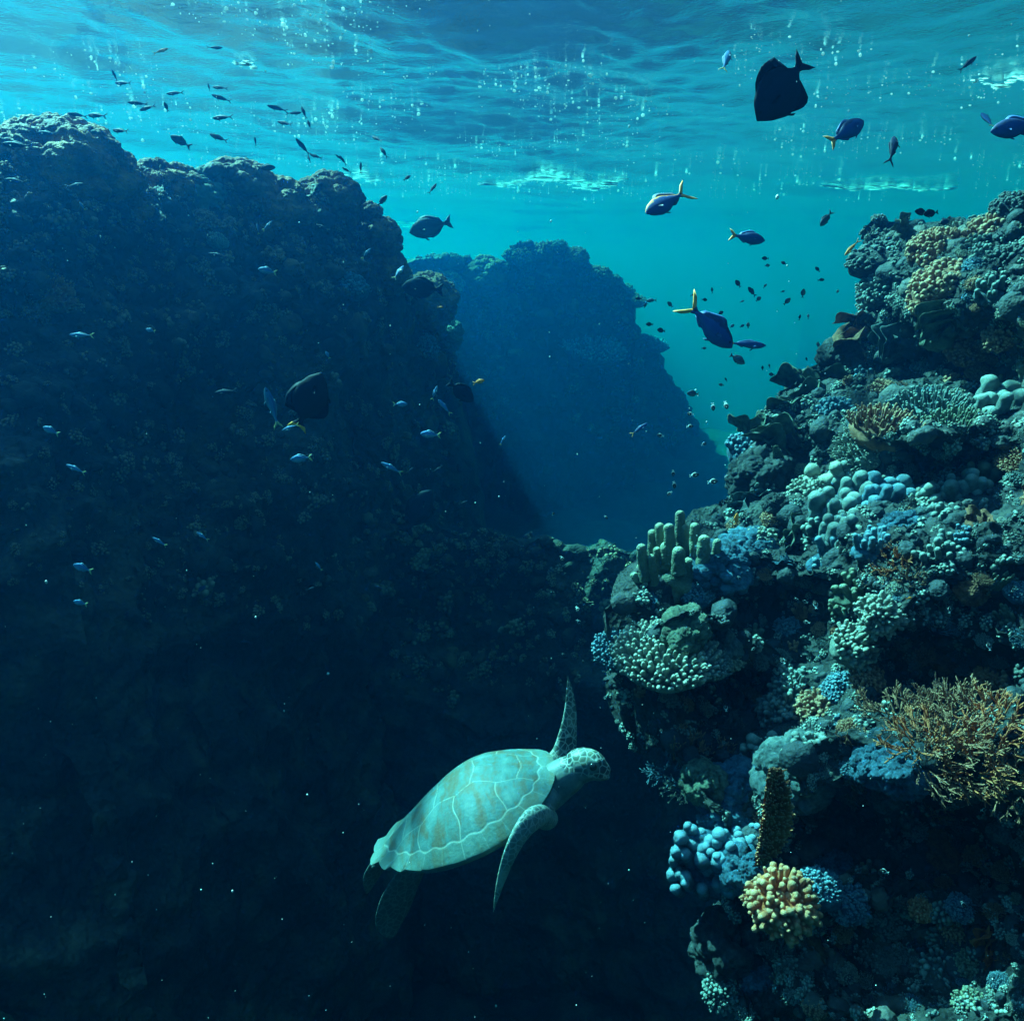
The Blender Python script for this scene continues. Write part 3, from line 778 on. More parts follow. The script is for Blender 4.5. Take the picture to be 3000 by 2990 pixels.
def c_plates(seed, n=7):
    """leafy coral: thin upright ruffled plates with rounded rims"""
    r = np.random.RandomState(seed); parts = []
    for i in range(n):
        th = np.linspace(-1.35, 1.35, 60); rr = np.linspace(0.05, 1, 22)
        TH, RR = np.meshgrid(th, rr, indexing='ij'); ph = r.rand() * 6
        size = r.uniform(.5, .85) * (1 + .10 * np.sin(TH * 4 + ph) + .06 * np.sin(TH * 9 + ph * 2))
        x = np.sin(TH) * RR * size; z = np.cos(TH) * RR * size * 1.05
        y = .20 * RR ** 2 * np.sin(TH * 2.2 + ph) + .10 * RR ** 3 * np.sin(TH * 5 + ph) - .35 * RR ** 2 * .5
        th_ = .022 * np.sqrt(np.clip(1 - RR ** 6, 0, 1)) + .004
        a = r.uniform(-.7, .7); ca, sa = math.cos(a), math.sin(a)
        off = np.array((r.uniform(-.65, .65), r.uniform(-.35, .35), r.uniform(-.25, .15)))
        sides = []
        for sg in (1, -1):
            yy = y + sg * th_
            q = np.stack([x * ca - yy * sa, x * sa + yy * ca, z], -1) + off
            q = q + .012 * perlin(q * 9 + seed)[..., None]
            sides.append((q.reshape(-1, 3), grid_faces(60, 22)[:, ::sg]))
        V, F = merge(sides)
        e = []; m = 60 * 22
        ring = [k * 22 + 21 for k in range(60)]
        for k in range(59): e.append((ring[k], ring[k + 1], ring[k + 1] + m, ring[k] + m))
        parts.append((V, np.vstack([F, np.array(e)])))
    parts.append(ball((0, .1, -.3), .6, .3, 2, seed, 16, (1, .7, .6)))
    return merge(parts)
def c_fan(seed, rows=46):
    """fire-coral blade: a tall narrow fan of small blunt rungs"""
    r = np.random.RandomState(seed); n = rows * 11
    t = r.rand(n); w = .28 * np.sin(np.clip(t * 1.05, 0, 1) * math.pi * .82 + .25) ** .7
    x = (r.rand(n) * 2 - 1) * w; z = t * 1.9
    root = np.stack([x + .10 * np.sin(z * 2), .10 * np.cos(x * 6) + r.normal(0, .02, n), z], 1)
    dd = np.stack([x * 1.5 + r.normal(0, .25, n), -.55 + r.normal(0, .25, n), np.full(n, .65)], 1)
    A = capsules(root, dd, .085 * (.6 + .8 * r.rand(n)), .017 * (.7 + .6 * r.rand(n)), 6, 7, taper=.9)
    zz = np.linspace(-.05, 1.9, 40); uu = np.linspace(-1, 1, 14); Z, U = np.meshgrid(zz, uu, indexing='ij')
    W = .27 * np.sin(np.clip(Z / 1.9 * 1.05, 0, 1) * math.pi * .82 + .25) ** .7
    q = np.stack([U * W + .10 * np.sin(Z * 2), .10 * np.cos(U * W * 6) + 0 * Z, Z], -1)
    a = q.reshape(-1, 3); b = a + np.array((0, .02, 0))
    f = grid_faces(40, 14)
    return merge([A, (a, f), (b, f[:, ::-1])])
def c_tuft(seed, n=260):
    """soft fringe: a mound covered in fine slender twigs"""
    r = np.random.RandomState(seed)
    d = fib(n, 1.0) + r.normal(0, .08, (n, 3)); d /= np.linalg.norm(d, axis=1)[:, None]
    root = d * np.array((.8, .8, .45))
    dd = d * np.array((.7, .7, .3)) + np.array((0, -.1, .8)) + r.normal(0, .16, (n, 3))
    a = capsules(root, dd, .30 * (.6 + .8 * r.rand(n)), .022 * (.7 + .6 * r.rand(n)), 6, 8, bulge=.2, taper=1.25, seed=seed)
    b = ball((0, 0, 0), .82, .1, 2.2, seed, 18, (1, 1, .5))
    return merge([a, b])

MC = dict(
    teal=coral_mat('coral_teal_grey', (0.02, 0.035, 0.04), (0.12, 0.18, 0.19), (0.28, 0.36, 0.34), scale=5, bump=.012, poly=80, tip=(0.48, 0.54, 0.48)),
    blue=coral_mat('coral_slate_blue', (0.012, 0.035, 0.06), (0.05, 0.17, 0.26), (0.16, 0.36, 0.48), scale=5, bump=.012, poly=80, tip=(0.32, 0.54, 0.64)),
    green=coral_mat('coral_olive_green', (0.04, 0.04, 0.03), (0.16, 0.21, 0.15), (0.30, 0.33, 0.22), scale=5, bump=.010, poly=110, tip=(0.46, 0.46, 0.32)),
    tan=coral_mat('coral_tan', (0.10, 0.035, 0.02), (0.46, 0.19, 0.10), (0.75, 0.36, 0.20), scale=5, bump=.012, poly=80, tip=(0.98, 0.56, 0.34)),
    gold=coral_mat('coral_gold', (0.34, 0.06, 0.015), (0.95, 0.24, 0.07), (0.98, 0.38, 0.14), scale=4, bump=.012, poly=80, tip=(0.98, 0.56, 0.32)),
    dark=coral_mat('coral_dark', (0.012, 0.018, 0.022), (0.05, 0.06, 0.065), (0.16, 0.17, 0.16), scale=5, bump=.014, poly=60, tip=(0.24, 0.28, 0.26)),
    brown=coral_mat('coral_brown', (0.07, 0.024, 0.014), (0.40, 0.14, 0.055), (0.92, 0.36, 0.12), scale=3, bump=.03, poly=30, tip=(0.90, 0.48, 0.26)),
    pale=coral_mat('coral_pale', (0.06, 0.08, 0.07), (0.28, 0.32, 0.28), (0.55, 0.56, 0.46), scale=5, bump=.012, poly=80, tip=(0.72, 0.68, 0.54)))
BUILD = dict(knobby=(c_knobby, 'knobby coral', 'knobby_coral'), fine=(lambda s: c_knobby(s, 420, .060, .7, .24), 'fine-knobbed coral', 'fine_knobbed_coral'),
             digit=(c_digitate, 'table coral', 'table_coral'), finger=(c_fingers, 'finger coral', 'finger_coral'), lobed=(c_lobed, 'lobed coral', 'lobed_coral'),
             column=(c_columns, 'column coral', 'column_coral'), stag=(c_branching, 'branching coral', 'branching_coral'),
             thicket=(lambda s: c_branching(s, 40, 3, .019, 1.6, .5, 3, .32), 'thin-branched coral', 'branching_coral'),
             plate=(c_plates, 'leaf coral', 'leaf_coral'), fan=(c_fan, 'fan coral', 'fan_coral'), tuft=(c_tuft, 'tufted coral', 'tufted_coral'),
             boulder=(lambda s: c_lobed(s, .27, 2.6, 110, (1, 1, .85)), 'boulder coral', 'boulder_coral'))
PROTO = {}
def proto(kind, var, col):
    key = (kind, var, col)
    if key not in PROTO:
        if (kind, var) not in PROTO:
            PROTO[(kind, var)] = BUILD[kind][0](var + 1)
        V, F = PROTO[(kind, var)]
        o = mesh_obj(BUILD[kind][2], V, F, MC[col]); PROTO[key] = o.data
        bpy.data.objects.remove(o)
    return PROTO[key]
USED = set(); HERO = []
def put_coral(kind, px, py, size_px, col, label, var=0, turn=None, tilt=0.45, bvh=BVH_R, sink=0.25, lean=(0, 0, 0), sq=(1, 1, 1), group=None, depth=None, proud=None):
    if proud is not None: depth = float(D_right(px, py)) - proud
    h = hit(px, py + 0.0, bvh)
    if bvh is BVH_R and depth is None and (h is None or h[2] > D_right(px, py) + .7):
        h = None; depth = float(D_right(px, py)) + .05
    if h is None: 
        if depth is None: return None
        loc, nor, d = P(px, py, depth), np.array((-.3, -.8, .5)), depth
    else: loc, nor, d = h
    if depth is not None: d = depth; loc = P(px, py, d)
    s = size_px * PX * d / 2
    z = norm(np.array((0, 0, 1.0)) * (1 - tilt) + nor * tilt + np.array(lean))
    y = norm(-nor * -1 + 1e-3); y = norm(FWD - z * (FWD @ z)); x = np.cross(y, z)
    t = rng.uniform(-.6, .6) if turn is None else turn
    Rm = np.stack([x * math.cos(t) + y * math.sin(t), -x * math.sin(t) + y * math.cos(t), z], 1)
    o = bpy.data.objects.new(BUILD[kind][2], proto(kind, var, col)); C.objects.link(o)
    o.matrix_world = Matrix.Translation(Vector(loc - z * s * sink)) @ Matrix(Rm.tolist()).to_4x4() @ Matrix.Diagonal((s * sq[0], s * sq[1], s * sq[2], 1))
    assert label not in USED or group, label
    USED.add(label)
    tag(o, label, 'coral', group or BUILD[kind][1] + 's on the reef')
    return o

# ------------------------------------------------------------------ coral colonies one can point at, on the right-hand reef
# kind, px, py, width px, colour, variant, options, short name, label
H = [
 # the upper mounds
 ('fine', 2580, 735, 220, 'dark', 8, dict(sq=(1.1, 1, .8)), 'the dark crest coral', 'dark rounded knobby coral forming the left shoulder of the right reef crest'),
 ('fine', 2735, 715, 190, 'tan', 0, {}, None, 'tan knobby crust coral along the top of the right reef beside the dark crest coral'),
 ('fine', 2575, 830, 200, 'teal', 1, {}, 'the grey knobby dome', 'grey fine-knobbed dome coral below the dark crest coral'),
 ('fine', 2740, 830, 240, 'tan', 2, {}, 'the large tan knobby dome', 'large tan fine-knobbed dome coral high on the right reef'),
 ('knobby', 2900, 680, 170, 'tan', 0, {}, None, 'tan knobby coral at the right picture edge on the reef crest'),
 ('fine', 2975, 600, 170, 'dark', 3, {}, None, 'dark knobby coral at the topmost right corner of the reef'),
 ('finger', 2915, 850, 120, 'teal', 0, {}, None, 'grey finger coral leaning out of the shaded upper wall at right'),
 ('knobby', 2960, 760, 150, 'dark', 4, {}, None, 'dark knobby coral on the right picture edge under the crest'),
 ('plate', 2500, 960, 150, 'tan', 0, {}, None, 'tan leaf coral with ruffled rim on the ledge under the grey knobby dome'),
 ('plate', 2610, 970, 190, 'teal', 1, {}, 'the ruffled ledge', 'grey-teal leaf coral with arching rims in the middle of the upper ledge'),
 ('plate', 2760, 930, 210, 'green', 2, {}, None, 'olive leaf coral running along the upper ledge towards the right edge'),
 ('fine', 2840, 1010, 160, 'tan', 1, {}, None, 'tan knobby coral hanging over the big dark hollow'),
 ('knobby', 2930, 980, 120, 'tan', 2, {}, None, 'small tan knobby coral right of the big dark hollow rim'),
 ('lobed', 2470, 1040, 120, 'dark', 0, {}, None, 'dark lobed coral at the left end of the big hollow'),
 # leaf corals down the left outline
 ('plate', 2370, 1120, 170, 'green', 3, {}, 'the upper olive leaf coral', 'upper olive green leaf coral at the left outline of the right reef'),
 ('plate', 2320, 1170, 180, 'green', 4, {}, None, 'olive leaf coral with curled rim just below the upper one'),
 ('plate', 2215, 1250, 130, 'green', 0, {}, None, 'small olive leaf coral jutting left into the open water'),
 ('plate', 2320, 1270, 210, 'green', 1, {}, 'the broad olive leaf coral', 'broad olive leaf coral with upright plates above the dark overhang'),
 ('knobby', 2450, 1200, 130, 'blue', 1, {}, None, 'slate blue knobby coral right of the olive leaf corals'),
 ('fan', 2280, 1400, 120, 'green', 0, dict(tilt=.6), None, 'narrow olive fan coral trailing down under the broad leaf coral'),
 ('knobby', 2195, 1320, 150, 'blue', 2, {}, None, 'slate blue knobby coral on the tip of the dark overhang'),
 ('lobed', 2220, 1390, 160, 'dark', 1, {}, 'the dark overhang', 'dark lobed coral block under the blue knobby tip'),
 # middle terrace
 ('tuft', 2600, 1250, 230, 'tan', 0, {}, 'the tan tufted coral', 'tan tufted coral with fine twigs at the left end of the fringed terrace'),
 ('tuft', 2720, 1200, 240, 'teal', 1, {}, None, 'teal tufted coral in the middle of the fringed terrace'),
 ('tuft', 2810, 1250, 210, 'green', 2, {}, None, 'olive tufted coral at the right end of the fringed terrace'),
 ('tuft', 2520, 1310, 170, 'pale', 3, {}, None, 'pale tufted coral at the lower left corner of the fringed terrace'),
 ('lobed', 2535, 1240, 90, 'teal', 2, {}, None, 'grey lobed coral left of the tan tufted coral'),
 ('column', 2950, 1180, 230, 'teal', 0, {}, 'the lobed block at the right edge', 'teal column coral in stepped lobes at the right edge above mid height'),
 ('knobby', 2720, 1160, 90, 'blue', 3, {}, None, 'small slate blue knobby coral on top of the fringed terrace'),
 # the great column colony
 ('column', 2460, 1400, 200, 'pale', 1, {}, 'the pale column coral', 'pale column coral at the top of the great column cluster'),
 ('column', 2510, 1370, 150, 'teal', 2, {}, None, 'grey column coral just right of the pale one'),
 ('column', 2490, 1450, 210, 'teal', 3, {}, None, 'teal column coral below the pale column coral'),
 ('column', 2600, 1450, 190, 'blue', 0, {}, 'the blue column coral', 'slate blue column coral with rounded heads in the middle of the cluster'),
 ('knobby', 2370, 1440, 150, 'pale', 3, {}, 'the pale beaded coral', 'pale beaded knobby coral left of the column cluster'),
 ('finger', 2410, 1530, 140, 'teal', 1, {}, None, 'teal finger coral with stubby lobes below the pale beaded coral'),
 ('column', 2480, 1540, 170, 'teal', 4, {}, None, 'teal column coral with square shoulders below the cluster'),
 ('finger', 2560, 1590, 160, 'blue', 2, {}, None, 'slate blue finger coral rising under the blue column coral'),
 ('finger', 2430, 1620, 170, 'blue', 3, {}, None, 'slate blue finger coral hanging at the foot of the column cluster'),
 ('lobed', 2640, 1540, 100, 'blue', 3, {}, None, 'slate blue lobed coral right of the column cluster'),
 ('column', 2700, 1450, 110, 'teal', 5, {}, None, 'small teal column coral standing alone between column cluster and right terrace'),
 ('column', 2800, 1440, 180, 'teal', 6, {}, 'the rounded terrace', 'teal column coral with rounded tops on the right terrace'),
 ('column', 2850, 1410, 150, 'green', 7, {}, None, 'olive column coral behind the rounded terrace'),
 ('column', 2750, 1510, 120, 'teal', 8, {}, None, 'teal column coral at the lower left of the rounded terrace'),
 ('lobed', 2700, 1520, 80, 'teal', 4, {}, None, 'small pale teal lobed coral below the lone column coral'),
 ('finger', 2500, 1720, 140, 'green', 4, {}, None, 'olive finger coral of slim columns above the knobby ball corals'),
 ('finger', 2470, 1770, 110, 'green', 5, {}, None, 'small olive finger coral left of the upper knobby ball coral'),
 ('finger', 2740, 1610, 150, 'teal', 6, {}, 'the upright finger coral', 'teal finger coral standing upright right of the gold branching coral'),
 ('finger', 2790, 1650, 120, 'teal', 7, {}, None, 'teal finger coral just right of the upright one'),
 ('stag', 2620, 1640, 150, 'gold', 0, {}, 'the gold branching coral', 'gold branching coral with bead-like tips in the middle of the wall'),
 ('stag', 2680, 1690, 130, 'tan', 1, {}, None, 'tan branching coral on the lower right of the gold one'),
 ('stag', 2570, 1680, 110, 'tan', 2, {}, None, 'tan branching coral on the lower left of the gold one'),
 # two balls and the right-hand pillars
 ('knobby', 2580, 1800, 150, 'pale', 5, dict(sq=(1, 1, 1.1)), 'the upper knobby ball coral', 'pale knobby ball coral, upper one of the pair on the dark wall'),
 ('knobby', 2510, 1890, 160, 'pale', 6, dict(sq=(1, 1, 1.2)), 'the lower knobby ball coral', 'pale knobby ball coral, lower one of the pair on the dark wall'),
 ('knobby', 2640, 1880, 60, 'pale', 1, {}, None, 'tiny pale knobby coral right of the lower ball coral'),
 ('finger', 2830, 1800, 90, 'green', 8, dict(sq=(.9, .9, 1.6)), 'the thick green pillar', 'thick olive green pillar coral leaning left near the right edge'),
 ('finger', 2930, 1700, 70, 'green', 9, dict(sq=(.9, .9, 1.9)), 'the tall slim pillar', 'tall slim olive pillar coral close to the right edge'),
 ('finger', 2950, 1810, 90, 'green', 10, dict(sq=(.9, .9, 1.4)), None, 'olive pillar coral with two stems below the tall slim pillar'),
 ('stag', 2750, 1830, 100, 'blue', 3, {}, None, 'slate blue branching coral left of the thick green pillar'),
 # the left nose: finger coral and table coral
 ('fine', 2040, 1730, 130, 'blue', 4, {}, 'the blue beaded cushion', 'slate blue beaded cushion coral under the tall finger coral'),
 ('fine', 2130, 1610, 150, 'blue', 5, {}, None, 'slate blue beaded coral right of the tall finger coral'),
 ('plate', 2190, 1480, 150, 'teal', 5, {}, 'the teal leaf coral', 'teal leaf coral standing where the orange fish swims'),
 ('lobed', 2200, 1600, 150, 'blue', 5, dict(sq=(1, 1, .7)), None, 'bright blue lobed crust coral below the teal leaf coral'),
 ('lobed', 2120, 1650, 150, 'blue', 6, dict(sq=(1, 1, .7)), None, 'bright blue lobed crust coral sloping down to the beaded cushion'),
 ('knobby', 2230, 1580, 110, 'pale', 7, {}, None, 'pale knobby coral on the blue crust coral'),
 ('plate', 2330, 1570, 160, 'green', 6, {}, None, 'olive leaf coral of three paddles right of the blue crust coral'),
 ('plate', 2050, 1750, 110, 'tan', 5, {}, None, 'tan leaf coral creeping down the ridge beside the beaded cushion'),
 ('lobed', 2000, 1835, 120, 'green', 7, dict(sq=(1, 1, .6)), None, 'olive lobed coral rising behind the table coral'),
 ('digit', 1950, 1905, 280, 'pale', 0, dict(tilt=.2), 'the pale table coral', 'pale table coral crowded with upright fingers at the left nose of the reef'),
 ('digit', 1840, 1900, 190, 'blue', 1, dict(tilt=.25), None, 'slate blue table coral at the outermost left nose of the reef'),
 ('digit', 2040, 1925, 180, 'teal', 2, dict(tilt=.2), None, 'teal table coral at the right end of the pale one'),
 ('lobed', 2110, 1880, 110, 'teal', 8, {}, None, 'teal lobed coral right of the pale table coral'),
 ('knobby', 2140, 1930, 90, 'pale', 2, {}, None, 'pale knobby coral at the foot of the teal lobed coral'),
 # the lower slope
 ('knobby', 2330, 2010, 170, 'teal', 8, {}, 'the grey beaded slope', 'teal grey beaded coral at the top of the lower slope'),
 ('knobby', 2290, 2080, 180, 'teal', 9, {}, None, 'teal grey beaded coral on the left of the lower slope'),
 ('knobby', 2390, 2070, 150, 'tan', 10, {}, None, 'tan beaded coral in the middle of the lower slope'),
 ('fine', 2460, 2010, 150, 'blue', 6, {}, None, 'slate blue beaded coral right of the lower slope top'),
 ('knobby', 2540, 1985, 110, 'tan', 3, dict(sq=(1, 1, 1.2)), None, 'tan upright knobby coral between slope and thicket'),
 ('stag', 2580, 2070, 170, 'tan', 4, {}, None, 'tan branching coral at the left end of the great thicket'),
 ('thicket', 2640, 2060, 230, 'tan', 0, dict(proud=0.12), 'the great thicket', 'tan thin-branched coral in the great thicket, left end'),
 ('thicket', 2760, 2040, 240, 'tan', 1, dict(proud=0.12), None, 'gold thin-branched coral in the great thicket, upper left'),
 ('thicket', 2880, 2050, 250, 'tan', 2, dict(proud=0.12), None, 'tan thin-branched coral in the great thicket, upper right'),
 ('thicket', 2990, 2070, 240, 'gold', 3, dict(proud=0.12), None, 'gold thin-branched coral in the great thicket, right edge, high'),
 ('thicket', 2700, 2140, 240, 'gold', 0, dict(proud=0.12), None, 'gold thin-branched coral in the great thicket, centre left'),
 ('thicket', 2820, 2150, 260, 'tan', 1, dict(proud=0.12), None, 'tan thin-branched coral in the great thicket, centre'),
 ('thicket', 2940, 2160, 260, 'gold', 2, dict(proud=0.12), None, 'gold thin-branched coral in the great thicket, right edge, middle'),
 ('thicket', 2760, 2230, 230, 'tan', 3, dict(proud=0.12), None, 'tan thin-branched coral in the great thicket, lower left'),
 ('thicket', 2890, 2250, 250, 'gold', 0, dict(proud=0.12), None, 'gold thin-branched coral in the great thicket, lower right'),
 ('thicket', 2990, 2290, 220, 'tan', 1, dict(proud=0.12), None, 'tan thin-branched coral in the great thicket, right edge, low'),
 ('finger', 2960, 2000, 120, 'tan', 2, {}, None, 'tan finger coral above the thicket at the right edge'),
 ('knobby', 2890, 1990, 100, 'gold', 4, {}, None, 'gold knobby coral on top of the thicket'),
 ('stag', 2020, 2190, 210, 'tan', 5, {}, 'the low branching coral', 'tan branching coral on the left slope below the dark gap'),
 ('stag', 1960, 2240, 150, 'blue', 6, {}, None, 'slate blue branching coral at the left edge of the lower slope'),
 ('stag', 2120, 2210, 150, 'tan', 7, {}, None, 'tan branching coral just left of the smooth lobes'),
 ('stag', 2000, 2300, 120, 'pale', 8, {}, None, 'pale branching coral hanging at the outline below the low branching coral'),
 ('column', 2240, 2190, 130, 'teal', 12, {}, 'the smooth grey lobes', 'smooth teal grey column coral, left one of two domes'),
 ('column', 2370, 2180, 130, 'teal', 13, {}, None, 'smooth teal grey column coral, right one of two domes'),
 ('lobed', 2320, 2250, 190, 'teal', 11, dict(sq=(1, 1, .75)), None, 'large smooth teal lobed coral under the two domes'),
 ('lobed', 2070, 2280, 120, 'green', 12, {}, None, 'olive green lobed coral left of the net-like fan coral'),
 ('lobed', 2150, 2300, 160, 'blue', 13, {}, None, 'bright blue lobed coral just left of the net-like fan coral'),
 ('fan', 2235, 2540, 330, 'gold', 1, dict(tilt=.25, sink=0, sq=(1, 1, 1.05), turn=0.1, depth=2.35), 'the net-like fan coral', 'tall gold net-like fan coral standing in the middle of the lower slope'),
 ('lobed', 2570, 2230, 120, 'blue', 14, {}, 'the blue domes at right', 'slate blue lobed coral with orange rim right of the smooth lobes'),
 ('lobed', 2640, 2250, 130, 'blue', 15, {}, None, 'slate blue lobed coral under the thicket'),
 ('boulder', 2590, 2330, 80, 'teal', 1, {}, None, 'small round grey boulder coral below the blue lobed coral'),
 ('stag', 2690, 2310, 120, 'pale', 9, {}, None, 'pale thin branching coral below the great thicket'),
 ('stag', 2750, 2370, 110, 'tan', 10, {}, None, 'tan thin branching coral low between thicket and boulders'),
 ('lobed', 2130, 2380, 130, 'blue', 16, {}, None, 'slate blue lobed coral above the bright blue heads'),
 ('column', 2080, 2470, 190, 'blue', 9, {}, 'the bright blue heads', 'bright blue column coral of rounded heads at the left outline low down'),
 ('column', 2170, 2460, 150, 'blue', 10, {}, None, 'slate blue column coral just left of the fan coral foot'),
 ('column', 2060, 2560, 180, 'blue', 11, {}, None, 'slate blue column coral, lowest of the blue heads'),
 ('lobed', 2180, 2540, 110, 'blue', 17, {}, None, 'slate blue lobed coral behind the fan coral foot'),
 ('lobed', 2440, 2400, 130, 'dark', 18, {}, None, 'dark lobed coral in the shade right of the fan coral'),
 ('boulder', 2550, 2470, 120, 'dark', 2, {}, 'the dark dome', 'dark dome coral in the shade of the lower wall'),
 ('boulder', 2740, 2450, 75, 'tan', 3, {}, 'the tan ball', 'small tan ball coral on the dark lower wall'),
 ('lobed', 2760, 2510, 90, 'tan', 19, {}, None, 'tan lobed coral just below the tan ball'),
 ('lobed', 2450, 2530, 90, 'blue', 20, {}, None, 'slate blue lobed coral left of the dark dome'),
 ('knobby', 2300, 2640, 230, 'gold', 11, dict(tilt=.55), 'the gold cauliflower coral', 'large gold cauliflower coral, brightest on the lower slope'),
 ('knobby', 2225, 2620, 110, 'gold', 12, {}, None, 'small gold cauliflower coral at the left of the large one'),
 ('fine', 2400, 2590, 170, 'blue', 7, {}, None, 'slate blue beaded coral right above the gold cauliflower coral'),
 ('fine', 2490, 2640, 160, 'blue', 8, {}, None, 'slate blue beaded coral trailing right of the gold cauliflower coral'),
 ('fine', 2600, 2690, 150, 'teal', 9, {}, None, 'teal beaded coral further down the trail'),
 ('knobby', 2700, 2660, 90, 'gold', 5, {}, None, 'gold knobby coral at the right end of the beaded trail'),
 ('stag', 2290, 2790, 140, 'teal', 11, {}, None, 'teal branching coral under the gold cauliflower coral'),
 ('lobed', 2580, 2790, 60, 'pale', 21, {}, None, 'small pale lobed coral below the beaded trail'),
 ('lobed', 2590, 2830, 55, 'pale', 22, {}, None, 'small pale lobed coral, lower one of the little pair'),
 ('plate', 2880, 2730, 130, 'gold', 7, {}, 'the gold leaf coral', 'gold leaf coral at the bottom right of the wall'),
 ('plate', 2905, 2800, 70, 'gold', 8, {}, None, 'small gold leaf coral under the larger gold one'),
 ('lobed', 2220, 2860, 110, 'blue', 23, {}, None, 'slate blue lobed coral near the bottom picture edge'),
 ('knobby', 2110, 2900, 120, 'teal', 13, {}, 'the bottom knobby coral', 'teal knobby coral at the bottom picture edge'),
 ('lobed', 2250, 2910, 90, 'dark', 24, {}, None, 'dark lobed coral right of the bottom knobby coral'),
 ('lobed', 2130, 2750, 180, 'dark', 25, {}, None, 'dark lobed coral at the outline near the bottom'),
 ('boulder', 2530, 1950, 70, 'tan', 4, {}, None, 'small tan ball coral at the foot of the dark gap'),
]
for kind, px, py, w, col, var, opt, short, label in H:
    o = put_coral(kind, px, py, w, col, label, var, **opt)
    if o is not None and short: HERO.append((px, py, short))

# the tall finger coral on the left nose: every finger where the photo shows it
def nose_fingers():
    tips = [(1992, 1493, 150, 15), (1932, 1529, 120, 16), (1960, 1531, 120, 16), (2006, 1534, 110, 13), (2036, 1529, 130, 15), (1910, 1549, 130, 16),
            (2065, 1565, 90, 18), (2103, 1576, 100, 12), (1877, 1591, 110, 15), (1952, 1585, 100, 20), (1988, 1599, 80, 18), (2046, 1598, 90, 19),
            (1878, 1647, 90, 19), (1857, 1675, 80, 13), (1846, 1699, 80, 20), (1851, 1746, 60, 17), (1907, 1622, 90, 12), (1925, 1600, 110, 13),
            (2070, 1620, 80, 14), (2020, 1630, 80, 16)]
    h = hit(1990, 1680); d0 = min(h[2] if h else 3.9, 4.05) - 0.05
    O = P(1980, 1700, d0)
    r = np.random.RandomState(3)
    root, tip, rad = [], [], []
    for (x, y, l, q) in tips:
        dd = d0 + r.uniform(-.10, .10)
        b = P(x + (1990 - x) * .12, y + l, dd + .04) - O; t = P(x, y, dd) - O
        root.append(b); tip.append(t); rad.append(q * PX * d0)
    root, tip, rad = np.array(root), np.array(tip), np.array(rad)
    dv = tip - root; L = np.linalg.norm(dv, axis=1)
    k = d0 * PX
    A = capsules(root, dv, L, rad, 16, 20, bulge=.28, taper=.9, seed=5)
    parts = [A]
    for (x, y, w) in ((1990, 1710, 100), (1910, 1740, 75), (2060, 1680, 70), (1870, 1770, 35)):
        parts.append(ball(P(x, y, d0 + .10) - O, w * k, .25, 2.0, x, 26, (1, .8, .7)))
    V, F = merge(parts)
    o = mesh_obj('finger_coral', V, F, MC['green']); o.location = O
    tag(o, 'tall olive green finger coral rising like organ pipes from the left nose of the reef', 'coral', 'finger corals on the reef')
    HERO.append((1980, 1620, 'the tall finger coral'))
nose_fingers()

# ------------------------------------------------------------------ smaller colonies between them, each named after its nearest landmark
WORDS = {'teal': 'teal', 'blue': 'slate blue', 'green': 'olive', 'tan': 'tan', 'dark': 'dark', 'pale': 'pale', 'gold': 'gold'}
def side_of(dx, dy):
    a = math.degrees(math.atan2(-dy, dx)) % 360
    return ['right of', 'up and right of', 'above', 'up and left of', 'left of', 'down and left of', 'below', 'down and right of'][int((a + 22.5) // 45) % 8]
def fill_corals(n):
    r = np.random.RandomState(77); made = 0; tries = 0; taken = [(h[1], h[2], h[3]) for h in H]
    while made < n and tries < n * 60:
        tries += 1
        py = r.uniform(640, 2960); s = np.interp(py, sil[:, 0], sil[:, 1])
        px = s + 25 + (3010 - s) * r.rand()
        w = min(190, 36 + r.gamma(2.0, 24)) * (0.9 + .3 * (py / 2990))
        if any((px - x) ** 2 + (py - y) ** 2 < (0.33 * (w + q)) ** 2 for x, y, q in taken): continue
        h = hit(px, py)
        if h is None or h[2] > 8: continue
        if h[1][2] < 0.05 and r.rand() < .8: continue          # corals like the ledges
        kind = r.choice(['knobby', 'fine', 'lobed', 'finger', 'column', 'stag', 'plate', 'digit', 'tuft', 'boulder'], p=[.21, .13, .05, .14, .05, .17, .08, .09, .07, .01])
        col = r.choice(['teal', 'blue', 'green', 'tan', 'dark', 'pale'], p=[.30, .14, .16, .20, .12, .08])
        hx, hy, hn = min(HERO, key=lambda q: (q[0] - px) ** 2 + (q[1] - py) ** 2)
        size = 'small' if w < 62 else 'middling' if w < 90 else 'sizeable' if w < 125 else 'large'
        label = '%s %s %s %s %s' % (size, WORDS[col], BUILD[kind][1], side_of(px - hx, py - hy), hn)
        if label in USED or len(label.split()) > 16: continue
        if put_coral(kind, px, py, w, col, label, int(r.randint(0, 7)), turn=r.uniform(-3, 3), sink=.3) is not None:
            taken.append((px, py, w)); made += 1
    return made
n_fill = fill_corals(230)

